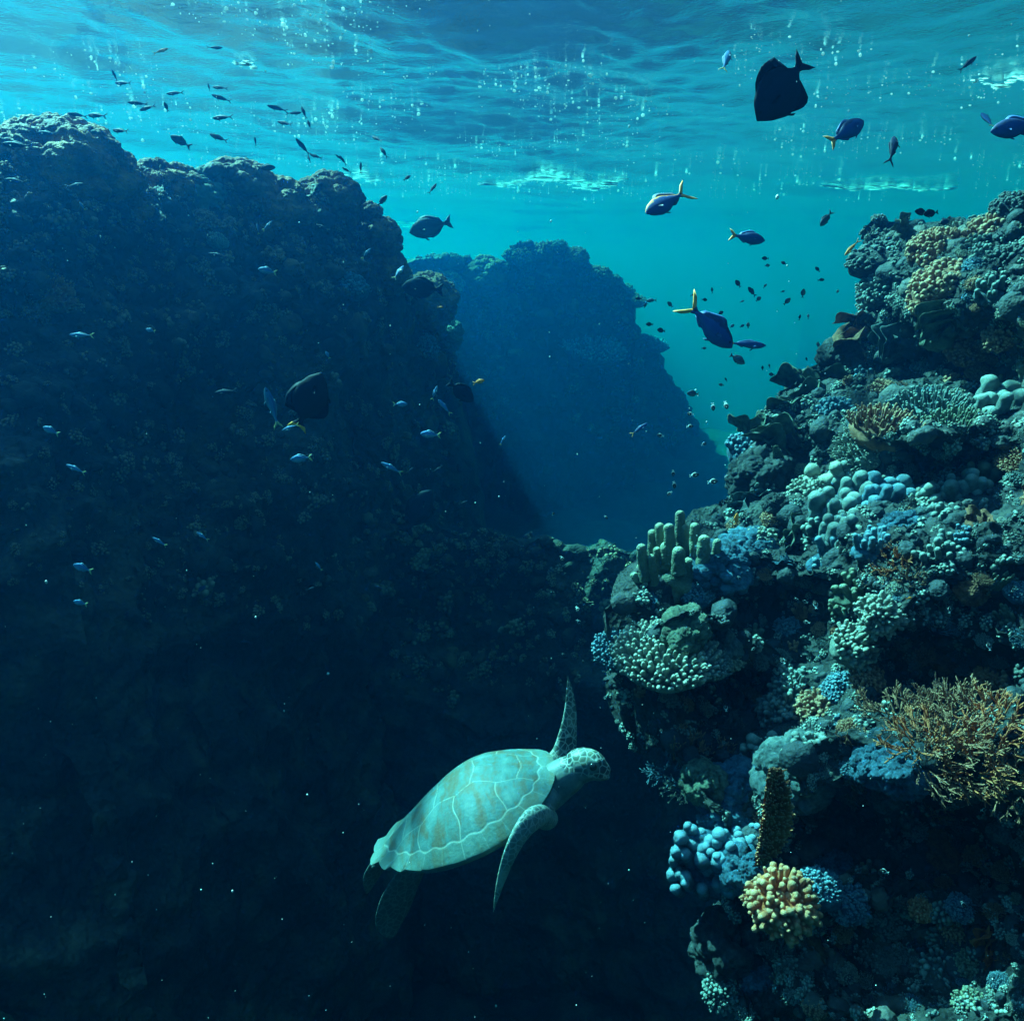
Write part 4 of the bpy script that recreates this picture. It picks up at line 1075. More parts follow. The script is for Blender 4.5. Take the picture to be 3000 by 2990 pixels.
# ------------------------------------------------------------------ boulder corals and growth on the left and far reefs
LB = [(170, 505, 380, 'brown', 'huge dark boulder coral at the left end of the left reef crest'),
      (65, 470, 170, 'brown', 'dark boulder coral at the left picture edge on the crest'),
      (480, 560, 220, 'brown', 'dark boulder coral with a steep left side on the left reef crest'),
      (560, 590, 220, 'green', 'olive boulder coral just right of the steep one on the left reef'),
      (700, 545, 190, 'tan', 'tan rugged boulder coral in the middle of the left reef crest'),
      (790, 610, 230, 'brown', 'dark boulder coral sloping down right of the rugged one'),
      (690, 650, 160, 'tan', 'tan boulder coral half way down below the rugged one'),
      (970, 575, 165, 'brown', 'tall round dark boulder coral near the right end of the left reef crest'),
      (880, 640, 170, 'brown', 'dark boulder coral left of and below the tall round one'),
      (1080, 620, 70, 'brown', 'small dark boulder coral on the right slope of the left reef'),
      (1100, 690, 130, 'brown', 'dark boulder coral with a flat top overhanging the gap'),
      (1110, 780, 150, 'brown', 'dark boulder coral below the flat-topped one'),
      (1240, 870, 170, 'brown', 'dark boulder coral where the left reef meets the far reef'),
      (1295, 970, 110, 'green', 'pale green dome coral low on the right flank of the left reef'),
      (660, 720, 130, 'green', 'olive boulder coral on the shaded face under the crest'),
      (340, 620, 260, 'brown', 'large dark boulder coral in the dip between two crest boulders')]
for i, (x, y, w, c, lab) in enumerate(LB):
    put_coral('boulder', x, y, w, c, lab, 5 + i % 6, bvh=BVH_L, tilt=.15, sink=.2, sq=(1, 1, 1.0), depth=float(np.interp(x, *zip(*left_depth))) + .25)
LS = [('tuft', 150, 850, 150, 'gold', 'yellowish tufted coral on the dim left reef face at the picture edge'),
      ('tuft', 90, 910, 120, 'tan', 'tan tufted coral below the yellowish one at the left edge'),
      ('knobby', 640, 480, 120, 'tan', 'tan knobby coral on top of the rugged boulder on the left crest'),
      ('fine', 600, 640, 110, 'tan', 'tan knobby coral on the face below the rugged boulder'),
      ('fine', 640, 700, 80, 'pale', 'pale knobby coral glinting half way up the left reef face'),
      ('knobby', 1010, 520, 60, 'tan', 'small tan knobby coral capping the tall round boulder'),
      ('fine', 1250, 1010, 110, 'blue', 'slate blue knobby coral beside the pale green dome coral'),
      ('fine', 1030, 830, 130, 'blue', 'slate blue knobby coral on the dim right flank of the left reef'),
      ('stag', 1350, 1830, 170, 'blue', 'slate blue branching coral dimly seen low in the canyon'),
      ('stag', 1440, 1900, 150, 'blue', 'slate blue branching coral low in the canyon left of the reef nose'),
      ('stag', 1270, 1950, 160, 'blue', 'slate blue branching coral, lowest of those in the dark canyon')]
for i, (k, x, y, w, c, lab) in enumerate(LS):
    put_coral(k, x, y, w, c, lab, i % 5, bvh=BVH_L, tilt=.5)
MB = [('fine', 1530, 745, 90, 'brown', 'brown knobby coral at the left end of the highest top of the far reef'),
      ('knobby', 1600, 730, 80, 'brown', 'brown knobby coral in the middle of the highest top of the far reef'),
      ('fine', 1690, 745, 90, 'brown', 'brown knobby coral on the right shoulder of the far reef top'),
      ('knobby', 1760, 800, 80, 'brown', 'brown knobby coral stepping down the right end of the far reef'),
      ('digit', 1850, 870, 90, 'brown', 'brown table coral jutting right from the far reef into open water'),
      ('fine', 1330, 760, 80, 'green', 'olive knobby coral at the left of the far reef'),
      ('knobby', 1640, 720, 60, 'green', 'small olive knobby coral on the far reef top'),
      ('knobby', 1500, 745, 60, 'green', 'small olive knobby coral at the left side of the far reef top'),
      ('boulder', 1420, 800, 120, 'brown', 'brown boulder coral in the dip of the far reef crest'),
      ('fine', 1320, 820, 110, 'tan', 'tan knobby dome coral low at the left of the far reef'),
      ('digit', 1740, 1010, 170, 'blue', 'slate blue table coral ledge on the far reef face'),
      ('digit', 1900, 1000, 110, 'blue', 'slate blue table coral at the right foot of the far reef'),
      ('plate', 1490, 900, 120, 'green', 'olive leaf coral in the middle of the far reef face'),
      ('knobby', 1830, 850, 70, 'green', 'olive knobby coral on the right end of the far reef crest')]
for i, (k, x, y, w, c, lab) in enumerate(MB):
    put_coral(k, x, y, w, c, lab, i % 6, bvh=BVH_M, tilt=.25, depth=(float(np.interp(x, *zip(*mid_depth))) + .1) if k == 'boulder' else None)

# ------------------------------------------------------------------ rubble and crust no one could count, knit into one mesh per reef
def crust(name, bvh, spots, mat, seed):
    r = np.random.RandomState(seed)
    base = []
    for v in range(3):
        n = 9; V, F = ball((0, 0, 0), 1, .38, 1.7, seed + v * 5.1, n, (1, 1, .75)); base.append((V, F))
    for v in range(4):
        V, F = c_knobby(400 + v, 26, .2, .7, .4); base.append((V, F))
    for v in range(3):
        V, F = c_branching(500 + v, 7, 2, .05, 1.2, .6, 3, .5); base.append((V, F))
    for v in range(3):
        V, F = c_fingers(600 + v, 7, .7, (.5, 1.2), .17); base.append((V, F))
    parts = []
    for (px, py, s) in spots:
        h = hit(px, py, bvh)
        if h is None: continue
        loc, nor, d = h
        if bvh is BVH_R and d > 9: continue
        V, F = base[r.randint(0, 3) if r.rand() < .22 else r.randint(3, 13)]
        z = norm(nor + np.array((0, 0, .5)) + r.normal(0, .3, 3)); x = norm(np.cross(z, r.normal(size=3))); y = np.cross(z, x)
        k = s * PX * d * .5
        tp = V[:, 3:] if V.shape[1] == 4 else np.zeros((len(V), 1)); V = V[:, :3]
        q = loc + (V * np.array((1, r.uniform(.6, 1.2), r.uniform(.6, 1.3)))) @ np.stack([x, y, z]) * k - z * k * .2
        parts.append((np.hstack([q, tp]), F))
    V, F = merge(parts)
    return mesh_obj(name, V, F, mat, kind='stuff')
M_crust = coral_mat('coral_crust', (0.010, 0.014, 0.018), (0.045, 0.065, 0.075), (0.28, 0.22, 0.17), scale=2.2, bump=.010, poly=70, tip=(0.46, 0.52, 0.44))
M_crust_far = coral_mat('coral_crust_far', (0.014, 0.014, 0.016), (0.09, 0.06, 0.045), (0.55, 0.26, 0.12), scale=1.4, bump=.02, poly=40, tip=(0.70, 0.40, 0.24))
r_ = np.random.RandomState(5)
sp = []
for _ in range(3000):
    py = r_.uniform(600, 3000); s = np.interp(py, sil[:, 0], sil[:, 1]); sp.append((s - 70 + (3110 - s) * r_.rand(), py, r_.gamma(3.0, 9) + 8))
crust('coral_crust', BVH_R, sp, M_crust, 1)
sp = []
for _ in range(2200):
    px = r_.uniform(-150, 1350); top = np.interp(px, *zip(*left_outline)); py = top + 5 + r_.rand() ** 1.7 * 1300
    sp.append((px, py, r_.gamma(3.0, 8) + 8))
crust('coral_crust_left', BVH_L, sp, M_crust_far, 2)
sp = []
for _ in range(1200):
    px = r_.uniform(1100, 2250); top = np.interp(px, *zip(*mid_outline)); py = top + 4 + r_.rand() ** 1.5 * 500
    sp.append((px, py, r_.gamma(3.0, 5) + 6))
crust('coral_crust_far', BVH_M, sp, M_crust_far, 3)
sp = []
for _ in range(700):
    px = r_.uniform(1150, 2100); top = np.interp(px, *zip(*shelf_outline)); sp.append((px, top + 3 + r_.rand() ** 1.5 * 500, r_.gamma(3.0, 8) + 8))
crust('coral_crust_canyon', BVH_S, sp, M_crust_far, 4)

# ------------------------------------------------------------------ fish
def fish_mat(name, back, flank, belly, tail, fin, spec=0.3, eye=True, tail_split=0.86, back_at=0.80):
    t = NT(name)
    u = t.n('Attribute', attribute_name='along').outputs['Fac']
    v = t.n('Attribute', attribute_name='height').outputs['Fac']
    fn = t.n('Attribute', attribute_name='fin').outputs['Fac']
    tc = t.n('TexCoord').outputs['Object']
    n = t.n('TexNoise', i_Scale=12.0, i_Detail=3.0); t.l(tc, n.inputs['Vector'])
    vv = t.math('ADD', v, t.math('MULTIPLY', t.math('SUBTRACT', n.outputs[0], 0.5), 0.35))
    col = t.ramp(vv, [(0.22, belly), (0.48, flank), (back_at - .08, flank), (back_at, back)])
    isfin = t.math('GREATER_THAN', fn, 0.5)
    col = t.mix(isfin, col, fin)
    ist = t.math('GREATER_THAN', u, tail_split)
    col = t.mix(ist, col, tail)
    if eye:                                                   # small fish carry the eye as a dark spot of skin
        e = t.n('Attribute', attribute_name='eye').outputs['Fac']
        col = t.mix(e, col, (0.01, 0.01, 0.012))
    vo = t.n('TexVoronoi', i_Scale=90.0); t.l(tc, vo.inputs['Vector'])
    b = t.n('Bump', i_Strength=0.15, i_Distance=0.01); t.l(vo.outputs[0], b.inputs['Height'])
    p = t.n('BsdfPrincipled', i_Roughness=0.6); p.inputs['Specular IOR Level'].default_value = spec
    t.l(col, p.inputs['Base Color']); t.l(b.outputs[0], p.inputs['Normal']); t.l(p.outputs[0], t.out.inputs['Surface'])
    return t.m
def fish_mesh(name, mat, hx, hy, width, fork=0.5, tail_h=.16, dorsal=None, anal=None, pect=.12, bend=0.0, res=1, tail_len=.2, stalk=.8):
    """A fish along +x (nose at x=+0.5, tail tips at -0.5), z up. hx, hy: (position from nose 0..1, upper height, lower height)."""
    nu, nv = 34 * res, 20 * res
    L_body = 1 - tail_len
    tt = 1 - np.cos(np.linspace(0, math.pi / 2, nu)) if False else np.linspace(0, 1, nu) ** 1.15
    up = np.interp(tt, [a for a, _, _ in hx], [b for _, b, _ in hx]); lo = np.interp(tt, [a for a, _, _ in hx], [c for _, _, c in hx])
    def sm(a):
        a = a.copy()
        for _ in range(3 * res): a[1:-1] = (a[:-2] + 2 * a[1:-1] + a[2:]) / 4
        return a
    up, lo = sm(up), sm(lo)
    wd = sm(np.interp(tt, [0, .08, .3, .6, .9, 1], [.0, .5, 1, .85, .25, .12])) * width
    a = np.linspace(0, 2 * math.pi, nv, endpoint=False)
    X = .5 - tt * L_body
    mid = (up - lo) / 2; hh = (up + lo) / 2
    V = np.stack([np.broadcast_to(X, (nv, nu)), np.cos(a)[:, None] * wd, mid + np.sin(a)[:, None] * hh], -1)
    F = [tuple(f) for f in grid_faces(nv, nu, wrap_u=True)[:, ::-1]]
    V = V.reshape(-1, 3)
    along = np.broadcast_to(tt * L_body, (nv, nu)).ravel()
    height = (np.sin(a)[:, None] * .5 + .5 + 0 * X).ravel()
    fin = np.zeros(len(V))
    eyec = np.array((.5 - .085 * L_body / .8, 0, 0))
    ezc = float(np.interp(.10, tt, mid + hh * .25)); eyes = np.clip(1.6 - np.sqrt((V[:, 0] - (.5 - .085)) ** 2 + (V[:, 2] - ezc) ** 2) / .016, 0, 1)
    VV, FF, AL, HE, FI, EY = [V], list(F), [along], [height], [fin], [eyes]
    off = len(V)
    def plate(pts, th=.006):
        """a fin from its outline in the x-z plane, thin but solid"""
        nonlocal off
        pts = np.array(pts, float); n = len(pts)
        c = pts.mean(0)
        p3 = lambda y, q: np.stack([q[:, 0], np.full(len(q), y), q[:, 1]], 1)
        inner = c + (pts - c) * .6
        v = np.vstack([p3(0, pts), p3(th, inner), p3(-th, inner)])
        VV.append(v)
        for k in range(n):
            j = (k + 1) % n
            FF.append((off + k, off + j, off + n + j, off + n + k)); FF.append((off + j, off + k, off + 2 * n + k, off + 2 * n + j))
        FF.append(tuple(off + n + k for k in range(n))); FF.append(tuple(off + 2 * n + k for k in range(n))[::-1])
        AL.append(np.clip(.5 - v[:, 0], 0, 1)); HE.append(np.full(len(v), .5)); FI.append(np.ones(len(v))); EY.append(np.zeros(len(v)))
        off += len(v)
    pe = hy
    xe = .5 - L_body
    # tail fin, forked
    zc = float(mid[-1]); e = float(hh[-1])
    for sg in (1, -1):
        pts = [(xe + .03, zc + sg * e * .9), (xe - .02, zc + sg * e * 1.4), (xe - tail_len * .5, zc + sg * tail_h * .72), (-.5, zc + sg * tail_h), (-.5 + .015, zc + sg * tail_h * .86),
               (-.5 + tail_len * fork * .6, zc + sg * tail_h * .36), (-.5 + tail_len * fork * .95, zc - sg * .002), (xe + .03, zc - sg * .003)]
        plate(pts, .007)
    top = lambda x: float(np.interp(.5 - x, tt * L_body, mid + hh)); bot = lambda x: float(np.interp(.5 - x, tt * L_body, mid - hh))
    if dorsal:
        x0, x1, h0, h1 = dorsal
        xs = np.linspace(x0, x1, 9)
        prof = np.interp(np.linspace(0, 1, 9), [0, .15, .5, .9, 1], [0.0, h0, (h0 + h1) / 2, h1, 0.1 * h1])
        plate([(x, top(x) - .015) for x in xs] + [(x - h * .35, top(x) + h) for x, h in zip(xs[::-1], prof[::-1])])
    if anal:
        x0, x1, h0, h1 = anal
        xs = np.linspace(x0, x1, 7)
        prof = np.interp(np.linspace(0, 1, 7), [0, .2, .6, 1], [0.0, h0, h1, 0.1 * h1])
        plate([(x, bot(x) + .015) for x in xs][::-1] + [(x - h * .4, bot(x) - h) for x, h in zip(xs, prof)])
    # pelvic and pectoral fins
    px_ = .5 - .30
    plate([(px_, bot(px_) + .01), (px_ - .05, bot(px_ - .05) + .01), (px_ - .11, bot(px_) - pect * .45), (px_ - .06, bot(px_) - pect * .40)], .004)
    V = np.vstack(VV)
    base = len(V)
    for sg in (1, -1):
        y0 = sg * width * .92; z0 = float(mid[nu // 3]) - .01
        q = np.array([(.5 - .24, y0, z0 + .012), (.5 - .24, y0, z0 - .018), (.5 - .24 - pect * .8, y0 + sg * .012, z0 - .055), (.5 - .24 - pect, y0 + sg * .014, z0 - .01)])
        q2 = q + np.array((0, sg * .004, 0)); V = np.vstack([V, q, q2])
        b = base; FF += [(b, b + 1, b + 2, b + 3), (b + 7, b + 6, b + 5, b + 4)] + [(b + k, b + (k + 1) % 4, b + 4 + (k + 1) % 4, b + 4 + k) for k in range(4)]
        AL.append(np.full(8, .3)); HE.append(np.full(8, .5)); FI.append(np.ones(8)); EY.append(np.zeros(8)); base += 8
    if bend:
        w = np.clip(.25 - V[:, 0], 0, 1); V[:, 1] += bend * w ** 2
    me_o = mesh_obj(name, V, FF, mat, attrs=dict(along=np.concatenate(AL), height=np.concatenate(HE), fin=np.concatenate(FI), eye=np.concatenate(EY)))
    d = me_o.data; bpy.data.objects.remove(me_o); return d

slim = [(0, .004, .004), (.05, .035, .035), (.15, .065, .075), (.35, .095, .105), (.55, .085, .09), (.8, .04, .04), (.95, .02, .02), (1, .022, .022)]
plump = [(0, .004, .004), (.05, .06, .05), (.15, .12, .11), (.35, .175, .17), (.55, .165, .16), (.8, .075, .07), (.95, .035, .035), (1, .035, .035)]
deep = [(0, .006, .006), (.05, .07, .06), (.15, .16, .14), (.35, .235, .22), (.55, .235, .22), (.78, .13, .12), (.93, .045, .045), (1, .04, .04)]
angel = [(0, .006, .008), (.06, .07, .06), (.16, .17, .15), (.38, .27, .27), (.6, .29, .29), (.8, .21, .20), (.95, .05, .05), (1, .042, .042)]
FM = dict(
    blue=fish_mat('fusilier_skin', (0.012, 0.035, 0.12), (0.014, 0.08, 0.29), (0.03, 0.11, 0.29), (0.92, 0.36, 0.09), (0.05, 0.12, 0.30), tail_split=.80),
    yback=fish_mat('yellowback_skin', (0.90, 0.28, 0.05), (0.014, 0.06, 0.23), (0.03, 0.09, 0.25), (0.92, 0.34, 0.08), (0.10, 0.10, 0.14), tail_split=.78, back_at=.90),
    plain=fish_mat('plain_blue_skin', (0.008, 0.02, 0.05), (0.012, 0.035, 0.09), (0.03, 0.06, 0.11), (0.02, 0.04, 0.07), (0.015, 0.03, 0.06), tail_split=.85, spec=.12),
    silver=fish_mat('silver_skin', (0.03, 0.14, 0.34), (0.06, 0.22, 0.45), (0.16, 0.32, 0.45), (0.55, 0.50, 0.22), (0.1, 0.2, 0.3), tail_split=.82, spec=.2),
    black=fish_mat('black_skin', (0.008, 0.012, 0.025), (0.012, 0.018, 0.035), (0.018, 0.022, 0.035), (0.010, 0.014, 0.028), (0.006, 0.010, 0.02), spec=.06),
    blackyel=fish_mat('black_skin_yellow_tail', (0.008, 0.012, 0.025), (0.012, 0.018, 0.03), (0.018, 0.022, 0.03), (0.90, 0.34, 0.06), (0.006, 0.010, 0.02), tail_split=.9, spec=.06),
    chrom=fish_mat('chromis_skin', (0.02, 0.02, 0.022), (0.03, 0.03, 0.03), (0.04, 0.04, 0.04), (0.80, 0.85, 0.82), (0.5, 0.55, 0.55), tail_split=.66),
    orange=fish_mat('anthias_skin', (0.98, 0.26, 0.03), (0.98, 0.24, 0.03), (0.95, 0.34, 0.08), (0.98, 0.30, 0.05), (0.95, 0.26, 0.04)),
    grey=fish_mat('grey_skin', (0.03, 0.06, 0.09), (0.05, 0.10, 0.13), (0.10, 0.16, 0.17), (0.05, 0.09, 0.12), (0.04, 0.07, 0.10), spec=.12))
SHAPES = {
    'slim': lambda m, b: fish_mesh('fish', m, slim, None, .055, fork=.75, tail_h=.125, dorsal=(.20, -.22, .035, .02), anal=(-.05, -.22, .03, .015), pect=.12, bend=b, tail_len=.18),
    'plump': lambda m, b: fish_mesh('fish', m, plump, None, .08, fork=.55, tail_h=.17, dorsal=(.22, -.22, .055, .05), anal=(.0, -.22, .05, .04), pect=.08, bend=b, tail_len=.2),
    'deep': lambda m, b: fish_mesh('fish', m, deep, None, .075, fork=.35, tail_h=.17, dorsal=(.28, -.28, .05, .07), anal=(.08, -.28, .05, .06), pect=.15, bend=b, res=2, tail_len=.17),
    'angel': lambda m, b: fish_mesh('fish', m, angel, None, .075, fork=.5, tail_h=.17, dorsal=(.26, -.24, .05, .13), anal=(.12, -.24, .05, .12), pect=.15, bend=b, res=2, tail_len=.17),
    'yb': lambda m, b: fish_mesh('fish', m, plump, None, .07, fork=.8, tail_h=.23, dorsal=(.24, -.20, .07, .05), anal=(-.02, -.22, .04, .03), pect=.09, bend=b, res=2, tail_len=.24)}
FP = {}
M_eye = None
def fish(px, py, length, ang, depth, shape, col, label, cat='fish', group=None, yaw=0.0, roll=0.0, bend=0.0, eye=False):
    """px, py centre; ang: direction of the nose in the picture (degrees, 0 = right, 90 = up); yaw turns it away from the picture plane"""
    key = (shape, col, round(bend, 2))
    if key not in FP: FP[key] = SHAPES[shape](FM[col], bend)
    a, y, r = R(ang), R(yaw), R(roll)
    f = norm((RIGHT * math.cos(a) + UP * math.sin(a)) * math.cos(y) + FWD * math.sin(y))
    z = UP * math.cos(a) - RIGHT * math.sin(a)
    if z @ UP < 0: z = -z
    if abs(math.cos(a)) < .3: z = norm(z + UP * .2)
    s0 = norm(np.cross(z, f)); z = np.cross(f, s0)
    z, s0 = z * math.cos(r) + s0 * math.sin(r), s0 * math.cos(r) - z * math.sin(r)
    Ls = length * PX * depth / max(.35, math.cos(y))
    Rm = np.stack([f, s0, z], 1)
    o = bpy.data.objects.new('fish', FP[key]); C.objects.link(o)
    o.matrix_world = Matrix.Translation(Vector(P(px, py, depth))) @ Matrix(Rm.tolist()).to_4x4() @ Matrix.Diagonal((Ls, Ls, Ls, 1))
    tag(o, label, cat, group)
    return o

# ---- the large ones, each by itself
BIG = [
 (2290, 262, 235, -128, 2.6, 'angel', 'black', 'large black disc-shaped fish with a forked tail diving below the surface', dict(yaw=0, roll=10)),
 (905, 1175, 185, 66, 4.2, 'angel', 'blackyel', 'large black fish pointing up with a yellow patch at its tail', {}),
 (1238, 845, 125, 176, 7.4, 'deep', 'black', 'dark oval fish in front of the gap between left and far reef', {}),
 (1262, 665, 130, 195, 9.0, 'deep', 'grey', 'faint grey deep-bodied fish in the open water above the gap', {}),
 (1350, 1147, 95, -38, 5.5, 'deep', 'black', 'dark fish nosing down to the right below the oval one', dict(roll=-15)),
 (1225, 1500, 150, 60, 6.8, 'deep', 'black', 'big dark fish barely seen in the middle of the deep blue', {}),
 (1958, 590, 165, 212, 3.2, 'yb', 'yback', 'blue fish with a bright yellow back and forked yellow tail above the channel', dict(yaw=-15, roll=-12)),
 (2075, 948, 200, -44, 2.9, 'yb', 'blue', 'big blue fish with an orange tail root swimming down right in the channel', dict(yaw=5, bend=.1)),
 (2185, 1008, 120, -4, 3.4, 'slim', 'blue', 'slender blue fish just behind the big blue one in the channel', {}),
 (2188, 696, 108, -10, 3.6, 'plump', 'blue', 'blue fish with a pale yellow tail heading right in the bright water', {}),
 (2478, 387, 150, 35, 3.0, 'plump', 'blue', 'blue fish rising to the right under the black disc-shaped fish', dict(yaw=15)),
 (2618, 432, 110, 68, 3.1, 'slim', 'plain', 'thin blue fish with a bent tail right of the rising blue fish', dict(yaw=35, bend=.3)),
 (2127, 178, 100, 70, 3.4, 'slim', 'silver', 'thin silvery fish standing steeply left of the black disc-shaped fish', dict(yaw=30)),
 (2834, 188, 70, 40, 4.5, 'slim', 'plain', 'small dim fish just under the surface at top right', {}),
 (2893, 352, 85, 80, 3.0, 'slim', 'silver', 'narrow bright fish in front of the nose of the blue one at the right edge', dict(yaw=45)),
 (2985, 372, 170, 190, 2.2, 'plump', 'blue', 'large blue fish cut by the right picture edge with its eye showing', {}),
 (2421, 640, 58, 232, 4.0, 'plump', 'grey', 'small grey fish nosing down left of the right reef crest', {}),
 (2700, 622, 42, 170, 4.2, 'deep', 'black', 'small dark fish hovering over the right reef crest, left one of two touching', {}),
 (2727, 625, 46, 190, 4.1, 'deep', 'black', 'small dark fish hovering over the right reef crest, right one of two touching', {}),
 (2765, 652, 34, 20, 4.3, 'deep', 'plain', 'little blue fish just above the corals right of the two dark ones', {}),
 (2494, 727, 58, 228, 4.6, 'slim', 'orange', 'orange fish curving against the dark crest coral on the right reef', dict(bend=.5)),
 (2158, 1521, 38, 84, 3.6, 'plump', 'orange', 'small bright orange fish upright before the teal leaf coral', {}),
 (2663, 1752, 20, 10, 3.0, 'plump', 'orange', 'tiny orange fish in the dark right of the upper knobby ball coral', {}),
 (798, 1195, 120, 104, 4.0, 'slim', 'silver', 'slender silver fish with yellow belly fins beside the large black fish', dict(yaw=-20, bend=.15)),
 (851, 1252, 55, 200, 4.1, 'slim', 'silver', 'pale thin fish under the tail of the large black fish', {}),
 (1402, 1118, 36, 12, 4.6, 'plump', 'orange', 'small yellow-orange fish right of the dark nosing-down fish', dict(bend=.6)),
 (1290, 900, 16, 0, 5.0, 'plump', 'orange', 'tiny yellow fish under the dark oval fish', {}),
 (2160, 1052, 52, -32, 4.0, 'deep', 'grey', 'small dark fish just under the slender blue one in the channel', dict(roll=10)),
 (2030, 1153, 36, 175, 4.6, 'deep', 'grey', 'small dark round fish left in the channel below the big blue one', {}),
 (1872, 1257, 62, 36, 4.2, 'slim', 'blue', 'blue fish with a yellow tail rising to the right over the dark slope', {}),
 (1935, 1276, 22, 170, 4.4, 'deep', 'chrom', 'little dark fish just right of the blue one with the yellow tail', {}),
 (1262, 1273, 62, 175, 4.6, 'plump', 'silver', 'bright blue fish heading left in the middle of the picture', {}),
 (883, 1343, 66, 186, 4.4, 'plump', 'silver', 'bright blue fish with a yellow tail below the large black fish', {}),
 (662, 1147, 68, 186, 5.0, 'slim', 'plain', 'dim blue fish left of the slender silver fish', {}),
 (1473, 1290, 34, 58, 4.8, 'slim', 'silver', 'small blue fish rising steeply right of the middle', {}),
 (1148, 1371, 72, 152, 4.8, 'slim', 'silver', 'blue fish slanting up to the left in the middle of the blue', dict(bend=-.2)),
 (1281, 1375, 34, 30, 5.4, 'slim', 'plain', 'faint blue fish in the middle of the blue, right of the slanting one', {}),
 (1202, 1377, 26, 40, 5.4, 'slim', 'plain', 'faint short fish close behind the slanting blue one', {}),
 (1273, 1151, 46, 68, 4.8, 'slim', 'silver', 'pale thin fish standing upright left of the dark nosing-down fish', dict(bend=.3)),
 (1172, 1184, 44, 0, 5.2, 'plump', 'silver', 'small blue fish heading right under the mid-water group', {}),
 (1303, 1193, 60, 130, 5.0, 'slim', 'silver', 'pale blue fish slanting below the upright thin one', {}),
 (1358, 1472, 28, 20, 5.6, 'slim', 'plain', 'faint small fish below the middle of the picture', {}),
 (150, 1262, 54, 155, 4.8, 'plump', 'silver', 'pale blue fish at the left edge, upper one of two', {}),
 (223, 1374, 64, 155, 4.6, 'slim', 'silver', 'pale blue fish at the left, lower one of two', {}),
 (206, 1460, 50, 180, 5.4, 'slim', 'plain', 'faint fish below the two pale ones at the left', {}),
 (468, 1587, 50, 148, 5.0, 'slim', 'silver', 'pale blue fish slanting down right, left one of a pair in the lower left', {}),
 (594, 1571, 44, 145, 5.0, 'slim', 'silver', 'pale blue fish slanting down right, right one of a pair in the lower left', {}),
 (243, 1664, 62, 160, 4.0, 'plump', 'silver', 'brightest blue fish of the lower left, with a yellow tail', {}),
 (236, 1766, 44, 165, 4.4, 'plump', 'silver', 'small pale fish below the brightest one at the lower left', {}),
 (94, 1718, 32, 30, 5.0, 'slim', 'plain', 'faint fish at the far lower left', {}),
 (588, 1727, 38, 40, 5.2, 'plump', 'plain', 'dim stubby fish in the lower left', {}),
 (934, 1659, 32, 128, 5.0, 'slim', 'silver', 'thin pale fish pointing up left in the lower middle', {}),
 (909, 1724, 26, 20, 5.2, 'slim', 'plain', 'faint small fish below the thin pale one', {}),
 (719, 1879, 30, 175, 5.4, 'slim', 'plain', 'faint blue fish low in the left half', {}),
 (1112, 1721, 34, 155, 5.6, 'slim', 'plain', 'faint slanting fish above the turtle', {}),
 (240, 982, 74, 178, 5.0, 'slim', 'silver', 'pale blue fish heading left before the dim left reef face', {}),
 (441, 968, 30, 165, 5.2, 'plump', 'silver', 'short pale fish right of the pale blue one on the left reef face', {}),
 (784, 794, 58, 168, 5.4, 'plump', 'silver', 'bright-backed fish before the right half of the left reef', {}),
 (640, 748, 58, 168, 5.8, 'slim', 'plain', 'dim blue fish before the left reef, left of the bright-backed one', {}),
 (946, 667, 46, 155, 5.8, 'slim', 'plain', 'dim fish before the tall round boulder coral', {}),
 (756, 671, 34, 100, 5.0, 'slim', 'silver', 'white sliver of a fish, left one of two forming a V on the left reef', {}),
 (783, 662, 40, 45, 5.0, 'slim', 'silver', 'white sliver of a fish, right one of two forming a V on the left reef', {}),
 (241, 604, 30, 125, 4.6, 'slim', 'silver', 'small bright fish glinting on the huge dark boulder', {}),
 (577, 564, 22, 110, 4.8, 'slim', 'silver', 'tiny bright fish before the steep boulder coral', {}),
 (47, 530, 70, 172, 5.2, 'slim', 'plain', 'blue fish before the crest boulder at the left edge', {}),
 (218, 543, 56, 10, 5.4, 'slim', 'plain', 'dim blue fish on the face of the huge dark boulder', {}),
 (52, 425, 95, 175, 4.6, 'slim', 'plain', 'dark long fish skimming the crest at the left edge', {}),
 (1072, 742, 40, 45, 6.0, 'slim', 'silver', 'pale arched fish on the right flank of the left reef', dict(bend=.6)),
 (1168, 798, 56, 62, 5.4, 'slim', 'silver', 'white sliver of a fish rising left of the dark oval fish', dict(yaw=30)),
 (960, 1040, 26, 120, 5.4, 'plump', 'silver', 'small pale fish above the large black fish', {}),
 (1780, 250, 1, 0, 5, 'slim', 'plain', '', {}),
]
for row in BIG:
    if not row[7]: continue
    x, y, l, a, d, sh, c, lab, opt = row
    if c in ('blue', 'yback', 'plain', 'silver'): grp = 'blue fish over the reef'
    elif c == 'orange': grp = 'orange fish over the reef'
    else: grp = 'dark fish over the reef'
    fish(x, y, l, a, d, sh, c, lab, group=grp, **opt)

